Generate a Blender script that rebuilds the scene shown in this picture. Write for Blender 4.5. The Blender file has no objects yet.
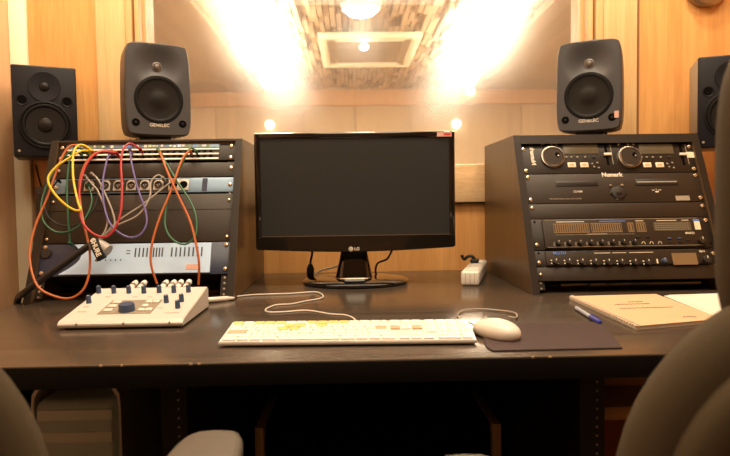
import bpy, bmesh, math, random
from mathutils import Vector, Matrix
random.seed(7)
PI = math.pi
sc = bpy.context.scene
C = sc.collection

# ------------------------------------------------------------------ camera
EYE = Vector((0, 0, 1.0)); FPX = 627.0
yaw, pitch, roll = math.radians(1.37), math.radians(2.65), math.radians(0.8)
Fv = Vector((math.sin(yaw)*math.cos(pitch), math.cos(yaw)*math.cos(pitch), -math.sin(pitch)))
R0 = Vector((math.cos(yaw), -math.sin(yaw), 0)); U0 = R0.cross(Fv)
Rv = R0*math.cos(roll) - U0*math.sin(roll); Uv = U0*math.cos(roll) + R0*math.sin(roll)
cam = bpy.data.cameras.new('camera'); camo = bpy.data.objects.new('camera', cam); C.objects.link(camo)
cam.sensor_width = 36; cam.lens = FPX/730*36; cam.clip_start = .02
camo.matrix_world = Matrix(((Rv.x, Uv.x, -Fv.x, EYE.x), (Rv.y, Uv.y, -Fv.y, EYE.y), (Rv.z, Uv.z, -Fv.z, EYE.z), (0, 0, 0, 1)))
cam.dof.use_dof = True; cam.dof.focus_distance = 1.55; cam.dof.aperture_fstop = 5.6
sc.camera = camo

def ray(px, py): return (Fv + Rv*((px-365)/FPX) + Uv*((228-py)/FPX))
def hit(px, py, P, N):
    d = ray(px, py); t = (Vector(P)-EYE).dot(N)/d.dot(N); return EYE + d*t
def on_y(px, py, y): return hit(px, py, (0, y, 0), Vector((0, 1, 0)))
def on_z(px, py, z): return hit(px, py, (0, 0, z), Vector((0, 0, 1)))

# ------------------------------------------------------------------ materials
def mat(name, col, rough=.5, metal=0, spec=.5, coat=0, emit=None, es=0, bump=0, bscale=400, trans=0):
    m = bpy.data.materials.new(name); m.use_nodes = True
    nt = m.node_tree; b = nt.nodes['Principled BSDF']
    b.inputs['Base Color'].default_value = (*col, 1); b.inputs['Roughness'].default_value = rough
    b.inputs['Metallic'].default_value = metal; b.inputs['Specular IOR Level'].default_value = spec
    b.inputs['Coat Weight'].default_value = coat; b.inputs['Coat Roughness'].default_value = .08
    b.inputs['Transmission Weight'].default_value = trans
    if emit: b.inputs['Emission Color'].default_value = (*emit, 1); b.inputs['Emission Strength'].default_value = es
    tc = nt.nodes.new('ShaderNodeTexCoord'); n = nt.nodes.new('ShaderNodeTexNoise')
    n.inputs['Scale'].default_value = bscale; n.inputs['Detail'].default_value = 3
    nt.links.new(tc.outputs['Object'], n.inputs['Vector'])
    hs = nt.nodes.new('ShaderNodeMapRange'); hs.inputs['To Min'].default_value = max(0, rough-.04); hs.inputs['To Max'].default_value = min(1, rough+.04)
    nt.links.new(n.outputs['Fac'], hs.inputs['Value']); nt.links.new(hs.outputs['Result'], b.inputs['Roughness'])
    if bump:
        bp = nt.nodes.new('ShaderNodeBump'); bp.inputs['Strength'].default_value = bump; bp.inputs['Distance'].default_value = .001
        nt.links.new(n.outputs['Fac'], bp.inputs['Height']); nt.links.new(bp.outputs['Normal'], b.inputs['Normal'])
    return m
def wood(name, c1, c2, axis='Z', rough=.45, scale=30, coat=0, spec=.5, stretch=.04, bump=.1):
    m = bpy.data.materials.new(name); m.use_nodes = True
    nt = m.node_tree; b = nt.nodes['Principled BSDF']
    b.inputs['Roughness'].default_value = rough; b.inputs['Coat Weight'].default_value = coat; b.inputs['Coat Roughness'].default_value = .1
    b.inputs['Specular IOR Level'].default_value = spec
    tc = nt.nodes.new('ShaderNodeTexCoord'); mp = nt.nodes.new('ShaderNodeMapping')
    s = [1, 1, 1]; s['XYZ'.index(axis)] = stretch; mp.inputs['Scale'].default_value = s
    nt.links.new(tc.outputs['Object'], mp.inputs['Vector'])
    n1 = nt.nodes.new('ShaderNodeTexNoise'); n1.inputs['Scale'].default_value = scale; n1.inputs['Detail'].default_value = 6; n1.inputs['Distortion'].default_value = .6
    n2 = nt.nodes.new('ShaderNodeTexNoise'); n2.inputs['Scale'].default_value = scale*9; n2.inputs['Detail'].default_value = 4
    for n in (n1, n2): nt.links.new(mp.outputs['Vector'], n.inputs['Vector'])
    mx = nt.nodes.new('ShaderNodeMix'); mx.data_type = 'FLOAT'; mx.inputs['Factor'].default_value = .4
    nt.links.new(n1.outputs['Fac'], mx.inputs[2]); nt.links.new(n2.outputs['Fac'], mx.inputs[3])
    r = nt.nodes.new('ShaderNodeValToRGB'); r.color_ramp.elements[0].position = .35; r.color_ramp.elements[1].position = .65
    r.color_ramp.elements[0].color = (*c1, 1); r.color_ramp.elements[1].color = (*c2, 1)
    nt.links.new(mx.outputs[0], r.inputs['Fac']); nt.links.new(r.outputs['Color'], b.inputs['Base Color'])
    bp = nt.nodes.new('ShaderNodeBump'); bp.inputs['Strength'].default_value = bump; bp.inputs['Distance'].default_value = .0006
    nt.links.new(mx.outputs[0], bp.inputs['Height']); nt.links.new(bp.outputs['Normal'], b.inputs['Normal'])
    return m
M = dict(
 wall=wood('oak_veneer', (.60, .285, .088), (.76, .41, .145), 'Z', .42, 22),
 wallpale=wood('pale_veneer', (.64, .37, .19), (.74, .45, .25), 'Z', .5, 22),
 jamb=wood('jamb_veneer', (.64, .40, .18), (.78, .54, .28), 'Z', .35, 25),
 sill=wood('sill_veneer', (.60, .38, .19), (.80, .56, .32), 'X', .45, 55, bump=.4, stretch=.15),
 pale=mat('cream_paint', (.90, .84, .66), .5),
 boothwall=wood('booth_veneer', (.54, .41, .26), (.64, .50, .33), 'Z', .5, 10),
 boothblock=wood('ceiling_blocks', (.30, .205, .12), (.56, .41, .26), 'Y', .6, 5, stretch=.5, bump=0),
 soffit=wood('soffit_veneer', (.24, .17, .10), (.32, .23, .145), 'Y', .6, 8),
 gap=mat('shadow_gap', (.05, .03, .015), .8),
 desk=wood('dark_desk_veneer', (.050, .036, .026), (.090, .068, .049), 'X', .20, 40, coat=0, spec=.55, bump=.15),
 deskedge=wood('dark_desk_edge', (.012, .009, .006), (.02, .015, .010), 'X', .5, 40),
 rack=wood('brown_black_laminate', (.075, .043, .019), (.11, .066, .030), 'Z', .38, 60, spec=.5),
 shadeband=mat('black_shade_band', (.004, .0032, .0028), .6, spec=.2),  # near-black colour standing in for shade on the desk front
 sock=mat('silver_socket', (.50, .46, .40), .35, metal=.2),
 groove=mat('brown_groove', (.26, .11, .04), .6),
 bay=wood('reddish_bay', (.50, .13, .04), (.60, .18, .06), 'Z', .5, 20),
 shelf=wood('shelf_wood', (.35, .20, .09), (.5, .30, .14), 'X', .5, 20),
 carpet=mat('carpet', (.05, .04, .03), .95, bump=1, bscale=900),
 ceil=mat('ceiling_white', (.75, .68, .55), .8),
 rearwall=wood('rear_wall_veneer', (.30, .18, .09), (.40, .25, .13), 'Z', .5, 18),
 blackp=mat('black_plastic', (.014, .012, .011), .45),
 blackm=mat('black_metal', (.018, .013, .009), .38, spec=.3, bump=.15, bscale=1500),
 panel=mat('brown_black_panel', (.027, .018, .011), .42, spec=.3, bump=.15, bscale=1500),
 gloss=mat('piano_black', (.006, .005, .005), .07, coat=1),
 screen=mat('matte_screen', (.026, .029, .030), .34, spec=.5),
 lcd=mat('lcd_glass', (.10, .085, .055), .25),
 meter=mat('meter_panel', (.20, .13, .065), .3),
 grey=mat('speaker_grey', (.060, .062, .068), .40),
 cone=mat('cone', (.011, .009, .008), .45, spec=.25),
 surround=mat('rubber_surround', (.006, .006, .006), .5, spec=.2),
 dome=mat('tweeter_dome', (.22, .20, .18), .3, metal=.7),
 yam=mat('speaker_black', (.012, .012, .016), .42, spec=.25),
 silver=mat('silver_face', (.70, .67, .62), .38, metal=.1),
 bluesilver=mat('anodised_light_blue', (.52, .72, .98), .32, metal=0),
 navy=mat('navy_ear', (.025, .035, .07), .35),
 steel=mat('steel', (.55, .50, .44), .3, metal=1),
 brushed=mat('brushed_metal', (.45, .38, .30), .35, metal=1),
 screw=mat('screw_nickel', (.70, .58, .42), .25, metal=.9),
 plate=mat('panel_blue_grey', (.16, .24, .33), .35, metal=.3),
 white=mat('white_plastic', (.80, .76, .68), .35),
 key=mat('white_key', (.93, .91, .84), .4),
 keyy=mat('yellow_key', (.80, .66, .22), .4),
 keyg=mat('green_key', (.62, .72, .42), .4),
 keyr=mat('red_key', (.70, .25, .16), .4),
 keyt=mat('tan_key', (.62, .45, .28), .4),
 alu=mat('aluminium', (.72, .70, .66), .4, metal=.3),
 aludark=mat('perforated_aluminium', (.62, .76, .80), .5, metal=0, bump=1, bscale=700),
 alubar=mat('smooth_aluminium_bar', (.90, .98, 1.0), .45),
 label=mat('label_cream', (.75, .66, .48), .5),
 inkw=mat('printed_white', (.72, .66, .55), .5),
 inkg=mat('printed_grey', (.30, .26, .20), .5),
 inkb=mat('printed_blue', (.10, .24, .75), .5),
 inkd=mat('printed_dark', (.05, .05, .06), .5),
 red=mat('red_rubber', (.40, .018, .025), .4), orange=mat('orange_rubber', (.44, .11, .022), .4),
 yellow=mat('yellow_rubber', (.66, .50, .03), .4), green=mat('green_rubber', (.02, .12, .055), .4),
 purple=mat('violet_rubber', (.12, .09, .28), .4), cgrey=mat('grey_rubber', (.36, .32, .28), .4),
 olive=mat('olive_rubber', (.20, .22, .05), .4), cblack=mat('black_rubber', (.008, .008, .008), .45),
 cwhite=mat('white_cord', (.75, .70, .62), .4),
 knobblue=mat('slate_blue_knob', (.045, .075, .15), .35),
 pad=mat('plum_mat', (.050, .030, .030), .7, bump=.5, bscale=1500),
 paper=mat('buff_cover', (.68, .46, .28), .7), paperw=mat('white_paper', (.82, .76, .66), .7),
 pen=mat('blue_pen', (.05, .06, .35), .2), penc=mat('clear_pen', (.45, .50, .60), .15),
 fabric=mat('olive_fabric', (.056, .038, .015), .9, bump=1, bscale=900),
 armpad=mat('grey_armrest', (.11, .095, .075), .6),
 sticker=mat('sticker_pink', (.70, .42, .35), .5), stickerr=mat('sticker_red', (.6, .05, .03), .5),
 chip=mat('bare_board', (.45, .33, .22), .8),
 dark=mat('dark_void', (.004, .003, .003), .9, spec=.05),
)
def emis(name, col, s):
    m = bpy.data.materials.new(name); m.use_nodes = True; nt = m.node_tree
    b = nt.nodes['Principled BSDF']; b.inputs['Base Color'].default_value = (.9, .9, .9, 1)
    b.inputs['Emission Color'].default_value = (*col, 1); b.inputs['Emission Strength'].default_value = s
    return m
M['lamp'] = emis('luminaire', (1, .87, .68), 21)
M['glint'] = emis('glint_glow', (1, .86, .62), 9)  # glow for the blobs that imitate bright reflections
# window glass: clear pane, with rough refraction and translucency imitating lamp bloom and glare
g = bpy.data.materials.new('bloom_glass'); g.use_nodes = True; nt = g.node_tree; nt.nodes.clear()
out = nt.nodes.new('ShaderNodeOutputMaterial'); tr = nt.nodes.new('ShaderNodeBsdfTransparent'); gl = nt.nodes.new('ShaderNodeBsdfGlossy')
rf = nt.nodes.new('ShaderNodeBsdfRefraction'); rf.inputs['IOR'].default_value = 1.3; rf.inputs['Roughness'].default_value = .45
tr.inputs['Color'].default_value = (.95, .93, .88, 1); gl.inputs['Roughness'].default_value = .02
m1 = nt.nodes.new('ShaderNodeMixShader'); m2 = nt.nodes.new('ShaderNodeMixShader')
tc = nt.nodes.new('ShaderNodeTexCoord'); no = nt.nodes.new('ShaderNodeTexNoise'); no.inputs['Scale'].default_value = 5; no.inputs['Detail'].default_value = 5
mr = nt.nodes.new('ShaderNodeMapRange'); mr.inputs['To Min'].default_value = .05; mr.inputs['To Max'].default_value = .16
nt.links.new(tc.outputs['Object'], no.inputs['Vector']); nt.links.new(no.outputs['Fac'], mr.inputs['Value'])
nt.links.new(mr.outputs['Result'], m1.inputs['Fac']); nt.links.new(tr.outputs[0], m1.inputs[1]); nt.links.new(rf.outputs[0], m1.inputs[2])
m2.inputs['Fac'].default_value = .05; nt.links.new(m1.outputs[0], m2.inputs[1]); nt.links.new(gl.outputs[0], m2.inputs[2])
tl = nt.nodes.new('ShaderNodeBsdfTranslucent'); tl.inputs['Color'].default_value = (.9, .86, .78, 1); m3 = nt.nodes.new('ShaderNodeMixShader'); m3.inputs['Fac'].default_value = .07
nt.links.new(m2.outputs[0], m3.inputs[1]); nt.links.new(tl.outputs[0], m3.inputs[2])
nt.links.new(m3.outputs[0], out.inputs['Surface']); M['glass'] = g

# ------------------------------------------------------------------ mesh builder
WM = {}
def frame(z):                       # rotation taking +Z to direction z
    return z.to_track_quat('Z', 'Y').to_matrix()
class MB:
    def __init__(s): s.bm = bmesh.new()
    def _add(s, b, mtx=None):
        if mtx is not None: bmesh.ops.transform(b, matrix=mtx, verts=b.verts)
        me = bpy.data.meshes.new('t'); b.to_mesh(me); b.free(); s.bm.from_mesh(me); bpy.data.meshes.remove(me); return s
    def box(s, x0, x1, y0, y1, z0, z1, bev=0, seg=2, mtx=None):
        b = bmesh.new(); bmesh.ops.create_cube(b, size=1)
        for v in b.verts: v.co = Vector(((x0+x1)/2+v.co.x*(x1-x0), (y0+y1)/2+v.co.y*(y1-y0), (z0+z1)/2+v.co.z*(z1-z0)))
        if bev: bmesh.ops.bevel(b, geom=b.edges[:], offset=min(bev, .49*min(abs(x1-x0), abs(y1-y0), abs(z1-z0))), segments=seg, affect='EDGES', profile=.5)
        return s._add(b, mtx)
    def prism(s, pts, y0, y1, plane='xz', bev=0):      # polygon pts in a plane, extruded on the third axis
        b = bmesh.new()
        def P(p, t):
            return {'xz': (p[0], t, p[1]), 'yz': (t, p[0], p[1]), 'xy': (p[0], p[1], t)}[plane]
        a = [b.verts.new(P(p, y0)) for p in pts]; c = [b.verts.new(P(p, y1)) for p in pts]; n = len(pts)
        b.faces.new(a); b.faces.new(c[::-1])
        for i in range(n): b.faces.new((a[i], c[i], c[(i+1) % n], a[(i+1) % n]))
        bmesh.ops.recalc_face_normals(b, faces=b.faces)
        if bev: bmesh.ops.bevel(b, geom=b.edges[:], offset=bev, segments=2, affect='EDGES')
        return s._add(b)
    def lathe(s, prof, org, axis, seg=32):              # prof: (radius, height) along axis
        b = bmesh.new(); Q = frame(Vector(axis).normalized()); org = Vector(org); rings = []
        for r, h in prof:
            if r < 1e-6: rings.append([b.verts.new(org+Q@Vector((0, 0, h)))])
            else: rings.append([b.verts.new(org+Q@Vector((r*math.cos(2*PI*k/seg), r*math.sin(2*PI*k/seg), h))) for k in range(seg)])
        for A, B in zip(rings, rings[1:]):
            for k in range(seg):
                k2 = (k+1) % seg
                if len(A) == 1 and len(B) == 1: break
                if len(A) == 1: b.faces.new((A[0], B[k2], B[k]))
                elif len(B) == 1: b.faces.new((A[k], A[k2], B[0]))
                else: b.faces.new((A[k], A[k2], B[k2], B[k]))
        bmesh.ops.recalc_face_normals(b, faces=b.faces)
        return s._add(b)
    def cyl(s, p0, p1, r, r1=None, seg=20):
        p0, p1 = Vector(p0), Vector(p1); d = p1-p0; r1 = r if r1 is None else r1
        return s.lathe([(0, 0), (r, 0), (r1, d.length), (0, d.length)], p0, d, seg)
    def tube(s, pts, r, seg=10, sub=8, caps=True):
        P = [Vector(p) for p in pts]; sm = []
        for i in range(len(P)-1):
            a, b_, c, d = P[max(i-1, 0)], P[i], P[i+1], P[min(i+2, len(P)-1)]
            for k in range(sub):
                t = k/sub; sm.append(.5*((2*b_)+(c-a)*t+(2*a-5*b_+4*c-d)*t*t+(3*b_-a-3*c+d)*t**3))
        sm.append(P[-1]); b = bmesh.new(); rings = []; q = None
        for i, p in enumerate(sm):
            tg = (sm[min(i+1, len(sm)-1)]-sm[max(i-1, 0)]).normalized()
            if q is None: n = tg.orthogonal().normalized()
            else: n = (n - tg*n.dot(tg)).normalized()
            q = tg.cross(n)
            rings.append([b.verts.new(p+(n*math.cos(2*PI*k/seg)+q*math.sin(2*PI*k/seg))*r) for k in range(seg)])
        for A, B in zip(rings, rings[1:]):
            for k in range(seg): b.faces.new((A[k], A[(k+1) % seg], B[(k+1) % seg], B[k]))
        if caps: b.faces.new(rings[0][::-1]); b.faces.new(rings[-1])
        bmesh.ops.recalc_face_normals(b, faces=b.faces)
        return s._add(b)
    def loft(s, rings, cap=True):
        b = bmesh.new(); R = [[b.verts.new(p) for p in r] for r in rings]; n = len(R[0])
        for A, B in zip(R, R[1:]):
            for k in range(n): b.faces.new((A[k], A[(k+1) % n], B[(k+1) % n], B[k]))
        if cap: b.faces.new(R[0][::-1]); b.faces.new(R[-1])
        bmesh.ops.recalc_face_normals(b, faces=b.faces)
        return s._add(b)
    def build(s, name, m, parent=None, world=False, loc=None, rot=None, smooth=True, ang=32):
        bm = s.bm
        if parent is not None and world: bmesh.ops.transform(bm, matrix=WM[parent].inverted(), verts=bm.verts)
        if smooth:
            for f in bm.faces: f.smooth = True
            for e in bm.edges:
                if len(e.link_faces) == 2 and e.calc_face_angle(0) > math.radians(ang): e.smooth = False
        me = bpy.data.meshes.new(name); bm.to_mesh(me); bm.free(); me.materials.append(M[m] if isinstance(m, str) else m)
        o = bpy.data.objects.new(name, me); C.objects.link(o)
        if parent is not None: o.parent = parent; WM[o] = WM[parent]
        else: WM[o] = Matrix.Identity(4)
        if loc is not None: o.location = loc
        if rot is not None: o.rotation_euler = rot
        return o
def thing(name, label, cat, loc=(0, 0, 0), rot=(0, 0, 0), group=None):
    o = bpy.data.objects.new(name, None); C.objects.link(o); o.empty_display_size = .05
    o.location = loc; o.rotation_euler = rot; o['label'] = label; o['category'] = cat
    if group: o['group'] = group
    from mathutils import Euler
    WM[o] = Matrix.Translation(loc) @ Euler(rot).to_matrix().to_4x4()
    return o
def tag(o, label, cat, group=None):
    o['label'] = label; o['category'] = cat
    if group: o['group'] = group
    return o
def struct(name, mb, m, **k):
    o = mb.build(name, m, **k)
    if o.parent is None: o['kind'] = 'structure'
    return o
def text(s, size, m, name, parent, loc, rot=(PI/2, 0, 0), align='LEFT', bold=0, shear=0):
    cu = bpy.data.curves.new(name, 'FONT'); cu.body = s; cu.size = size; cu.extrude = .0003; cu.align_x = align; cu.align_y = 'CENTER'
    cu.offset = bold; cu.shear = shear; cu.resolution_u = 2
    t = bpy.data.objects.new(name+'_tmp', cu); C.objects.link(t)
    me = bpy.data.meshes.new_from_object(t.evaluated_get(bpy.context.evaluated_depsgraph_get()))
    bpy.data.objects.remove(t); bpy.data.curves.remove(cu)
    me.name = name; me.materials.clear(); me.materials.append(M[m])
    o = bpy.data.objects.new(name, me); C.objects.link(o); o.parent = parent; o.location = loc; o.rotation_euler = rot; WM[o] = WM[parent]
    return o

DZ = .75           # desk top height
WY = 2.16          # face of the window wall
# ------------------------------------------------------------------ the setting
XL, XR, YB, ZC = on_y(14, 100, WY).x, 1.75, -1.9, 2.5
struct('floor', MB().box(XL-.1, XR+.1, YB-.1, WY, -.05, 0), 'carpet')
struct('ceiling', MB().box(XL-.1, XR+.1, YB-.1, WY+.12, ZC, ZC+.05), 'ceil')
struct('wall_left', MB().box(XL-.1, XL, YB-.1, WY+.12, 0, ZC), 'wallpale')
struct('wall_right', MB().box(XR, XR+.1, YB-.1, WY+.12, 0, ZC), 'wall')
struct('wall_rear', MB().box(XL, XR, YB-.1, YB, 0, ZC), 'rearwall')
WX0, WX1, WZ0, WZ1 = -.684, .806, 1.118, 2.3
struct('wall_front', MB().box(XL, WX0-.075, WY, WY+.12, 0, ZC).box(WX1+.065, XR, WY, WY+.12, 0, ZC)
       .box(WX0-.075, WX1+.065, WY, WY+.12, 0, WZ0-.138).box(WX0-.075, WX1+.065, WY, WY+.12, WZ1+.05, ZC), 'wall')
struct('trim_1', MB().box(XL+.001, on_y(30.5, 100, WY).x, WY-.02, WY, 0, ZC, .002), 'pale')
struct('trim_2', MB().box(on_y(98, 60, WY).x, WX0-.058, WY-.012, WY, .72, ZC, .002), 'jamb')
struct('trim_3', MB().box(WX1+.068, .992, WY-.012, WY, .72, ZC, .002), 'jamb')
struct('trim_4', MB().box(.9965, 1.0025, WY-.004, WY, .72, ZC), 'groove')
struct('trim_5', MB().box(WX0-.075, WX1+.065, WY-.022, WY+.12, WZ0-.134, WZ0-.004, .004), 'sill')
struct('trim_6', MB().box(WX0-.075, WX1+.065, WY-.004, WY+.005, WZ0-.1385, WZ0-.134), 'gap')
win = struct('window_1', MB().box(WX0-.01, WX1+.01, WY+.05, WY+.056, WZ0-.004, WZ1), 'glass')
fr = MB()
for a, b in ((WX0-.056, WX0-.034), (WX0-.026, WX0-.010), (WX1+.012, WX1+.03), (WX1+.04, WX1+.065)):
    fr.box(a, b, WY-.02, WY+.11, WZ0-.004, WZ1, .003)
fr.box(WX0-.075, WX0, WY+.02, WY+.11, WZ0-.004, WZ1).box(WX1, WX1+.05, WY+.02, WY+.11, WZ0-.004, WZ1)
fr.box(WX0-.075, WX1+.065, WY-.02, WY+.12, WZ1, WZ1+.05)
fr.build('window_frame', 'jamb', win)
# booth behind the glass
BX0, BX1, BY1, BZ = -2.35, 2.75, 8.0, 2.37
struct('floor_booth', MB().box(BX0-.1, BX1+.1, WY+.12, BY1+.1, -.05, 0), 'shelf')
struct('wall_booth_left', MB().box(BX0-.1, BX0, WY+.12, BY1, 0, BZ+.2), 'boothwall')
struct('wall_booth_right', MB().box(BX1, BX1+.1, WY+.12, BY1, 0, BZ+.2), 'boothwall')
struct('wall_booth_far', MB().box(BX0-.1, BX1+.1, BY1, BY1+.1, 0, BZ+.2), 'boothwall')
cb = MB()
struct('ceiling_booth', MB().box(BX0-.1, BX1+.1, WY+.12, BY1+.1, BZ+.0855, BZ+.2), 'gap')
x = -1.05
while x < 1.42:
    w = .046; y = WY+.14 - random.random()*.4
    while y < BY1:
        l = random.uniform(.14, .36); h = random.choice((.0, .02, .045, .07))
        cb.box(x+.005, x+w-.005, max(y, WY+.13), min(y+l-.01, BY1-.01), BZ-.002+h, BZ+.085) if min(y+l-.01, BY1-.01) > max(y, WY+.13)+.02 else None
        y += l
    x += w
struct('ceiling_booth_blocks', cb, 'boothblock', smooth=False)
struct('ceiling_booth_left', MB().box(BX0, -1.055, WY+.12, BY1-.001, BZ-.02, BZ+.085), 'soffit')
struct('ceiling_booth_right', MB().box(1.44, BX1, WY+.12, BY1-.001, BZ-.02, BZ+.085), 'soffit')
def bz(px, py, D): return on_y(px, py, D)
struct('trim_7', MB().box(BX0, BX1, BY1-.08, BY1, on_y(350, 105, BY1-.08).z, BZ, .004), 'wallpale')
pan = MB()
zt = on_y(350, 105.5, BY1-.03).z
for a, b in ((BX0, on_y(216, 120, BY1).x), (on_y(217, 120, BY1).x, on_y(303, 120, BY1).x), (on_y(304, 120, BY1).x, on_y(354, 120, BY1).x), (on_y(356, 120, BY1).x, on_y(409, 120, BY1).x), (on_y(411, 120, BY1).x, on_y(520, 120, BY1).x), (on_y(521, 120, BY1).x, BX1)):
    pan.box(a+.006, b-.006, BY1-.03, BY1, .02, zt-.015, .004)
struct('trim_8', pan, 'boothwall')
for nm, xs in (('trim_9', (BX0, BX0+.05)), ('trim_10', (BX1-.05, BX1))):
    t_ = MB().box(xs[0], xs[1], WY+.2, BY1-.09, 1.92, 2.06)
    for yy in (3.2, 4.4, 5.6, 6.8): t_.box(xs[0], xs[1], yy, yy+.08, 0, BZ)
    struct(nm, t_, 'wallpale')

# luminaires in the booth
for cx, rz, lab in ((-.66, .05, 'long glaring ceiling light behind the glass, left one'), (1.04, -.10, 'long glaring ceiling light behind the glass, right one')):
    t = thing('ceiling_light', lab, 'light', (cx, 5.2, 2.2), (0, 0, rz), group='long lights on the booth ceiling')
    MB().box(-.15, .15, -1.5, 1.5, -.03, .03, .02).build('diffuser', 'lamp', t)
    MB().box(-.06, .06, -1.5, 1.5, .031, .06, .004).build('housing', 'white', t)
    for yy in (-1.2, 1.2): MB().cyl((0, yy, .06), (0, yy, BZ-2.2+.05), .006).build('hanger', 'steel', t)
p = on_z(361, 8, BZ-.02)
t = thing('ceiling_lamp', 'round bright lamp at top centre of the window view', 'light', (p.x, p.y, BZ-.02))
MB().lathe([(0, -.05), (.09, -.045), (.125, -.01), (.125, .0)], (0, 0, 0), (0, 0, 1)).build('lamp_shade', 'lamp', t)
MB().lathe([(.14, -.012), (.145, .03), (.126, .03), (.126, -.012), (.14, -.012)], (0, 0, 0), (0, 0, 1)).build('rim', 'white', t)
for px, py, D, lab in ((228, 88, BY1-.08, 'small glowing blob imitating a reflection high behind glass, left of the far wall'), (470, 91, BY1-.08, 'small glowing blob imitating a reflection high behind glass, right of the far wall'),
                       (456, 124, BY1-.03, 'small glowing blob imitating a reflection low behind glass, just above the monitor sticker'), (270, 125, BY1-.03, 'small glowing blob imitating a reflection low behind glass, above the monitor left corner')):
    p = on_y(px, py, D)
    t = thing('glint_blob', lab, 'light', (p.x, D, p.z), group='glowing reflection glints on the far booth wall')  # glowing blob put where a hot reflection shows in the glass
    MB().lathe([(0, .07), (.035, .06), (.055, .03), (.045, .005), (0, .005)], (0, 0, 0), (0, -1, 0), 20).build('glint', 'glint', t)
    MB().lathe([(0, 0), (.06, 0), (.055, .01), (0, .01)], (0, 0, 0), (0, -1, 0), 20).build('base', 'white', t)
# ceiling cassette
a = on_z(320, 32, BZ); b = on_z(422, 62, BZ)
cx, cy = .19, (a.y+b.y)/2; hw, hd = .43, abs(a.y-b.y)/2
t = thing('ceiling_air_conditioner', 'square cream air conditioner cassette set in the block ceiling behind the glass', 'air conditioner', (cx, cy, BZ-.03))
f_ = MB()
f_.box(-hw, hw, -hd, -hd+.07, -.02, .03, .008).box(-hw, hw, hd-.07, hd, -.02, .03, .008).box(-hw, -hw+.07, -hd+.07, hd-.07, -.02, .03, .008).box(hw-.07, hw, -hd+.07, hd-.07, -.02, .03, .008)
f_.build('casing', 'pale', t)
gr = MB()
for k in range(14): yy = -hd+.16+k*(2*hd-.32)/14; gr.box(-hw+.15, hw-.15, yy, yy+.03, -.012, .0)
gr.box(-hw+.15, hw-.15, -hd+.16, hd-.16, 0, .02).build('grille', 'meter', t)
for s_ in (-1, 1):
    MB().box(-hw+.14, hw-.14, s_*(hd-.115)-.03, s_*(hd-.115)+.03, -.016, .01, .004).build('louver', 'pale', t)
MB().box(-hw+.07, hw-.07, -hd+.07, hd-.07, .012, .03).build('inner_panel', 'brushed', t)
p = on_z(364, 47, BZ-.1)
tag(MB().lathe([(0, -.03), (.03, -.02), (.04, .0), (.03, .02), (.005, .04), (.005, .052), (0, .052)], (p.x, p.y, BZ-.1), (0, 0, 1), 20).build('globe_glint', 'glint'), 'small glowing globe imitating a reflection in the middle of the ceiling air conditioner', 'light')  # emissive globe imitating a hot reflection over the grille

# round fixture on wall, top right
p = on_y(704, 8, WY)
t = thing('round_wall_fixture', 'round brushed-metal fixture on the wood wall at top right corner', 'fixture', (p.x, WY, p.z+.075))
MB().lathe([(0, .0), (.075, 0), (.075, .02), (.068, .03), (.05, .034), (0, .036)], (0, 0, 0), (0, -1, 0)).build('cover', 'brushed', t)
MB().lathe([(0, .036), (.022, .036), (.022, .044), (0, .046)], (0, 0, 0), (0, -1, 0)).build('cap', 'steel', t)

# ------------------------------------------------------------------ desk
DX0, DX1, DY0, DY1 = -.835, 1.30, .965, 2.15
desk = thing('studio_desk', 'wide dark brown veneer studio desk below the window', 'desk', (.23, 1.55, 0))
MB().box(DX0, DX1, DY0, DY1, DZ-.037, DZ, .0025).build('desktop', 'desk', desk, world=True)
MB().box(DX0+.0005, DX1-.0005, DY0-.0016, DY0-.0001, DZ-.0365, DZ-.002, .0006).build('shade_band', 'shadeband', desk, world=True)  # near-black strip that paints the shade of the desktop's front face
MB().box(DX0+.02, DX1-.02, DY0+.09, DY0+.11, DZ-.052, DZ-.037).build('apron', 'deskedge', desk, world=True)
xp = [DX0+.02, -.309, .421, DX1-.02]
for i, xx in enumerate(xp):
    MB().box(xx-.011, xx+.011, DY0+.115, DY1-.05, 0.0, DZ-.0375).build('side_panel', 'deskedge', desk, world=True)
for xx in (-.309, .421):
    r_ = MB().box(xx-.022, xx+.022, DY0+.111, DY0+.1145, .02, DZ-.0375).build('rack_rail', 'blackm', desk, world=True)
    h_ = MB()
    for k in range(40): h_.cyl((xx+.008, DY0+.1095, .05+k*.016), (xx+.008, DY0+.1112, .05+k*.016), .0020, seg=8)
    h_.build('screw_holes', 'inkg', r_, world=True)
MB().box(-.297, .409, 1.95, 1.965, .02, DZ-.038).build('back_panel', 'dark', desk, world=True)
MB().box(-.80, -.321, 1.95, 1.965, .02, DZ-.038).build('back_panel', 'bay', desk, world=True)
MB().box(.433, DX1-.04, 1.95, 1.965, .02, DZ-.038).build('back_panel', 'bay', desk, world=True)
MB().box(.4325, DX1-.032, 1.13, 1.94, .585, .61, .002).build('shelf', 'shelf', desk, world=True)
MB().box(-.80, -.321, 1.13, 1.94, .06, .085, .002).build('shelf', 'deskedge', desk, world=True)
for px, w in ((107, .004), (127, .003), (193, .005), (201, .004), (538, .003), (556, .004)):
    p = on_z(px, 361, DZ)
    MB().box(p.x-w/2, p.x+w/2, DY0-.0020, DY0+.0004, DZ-.0022, DZ+.0003).build('edge_chip', 'chip', desk, world=True)
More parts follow.
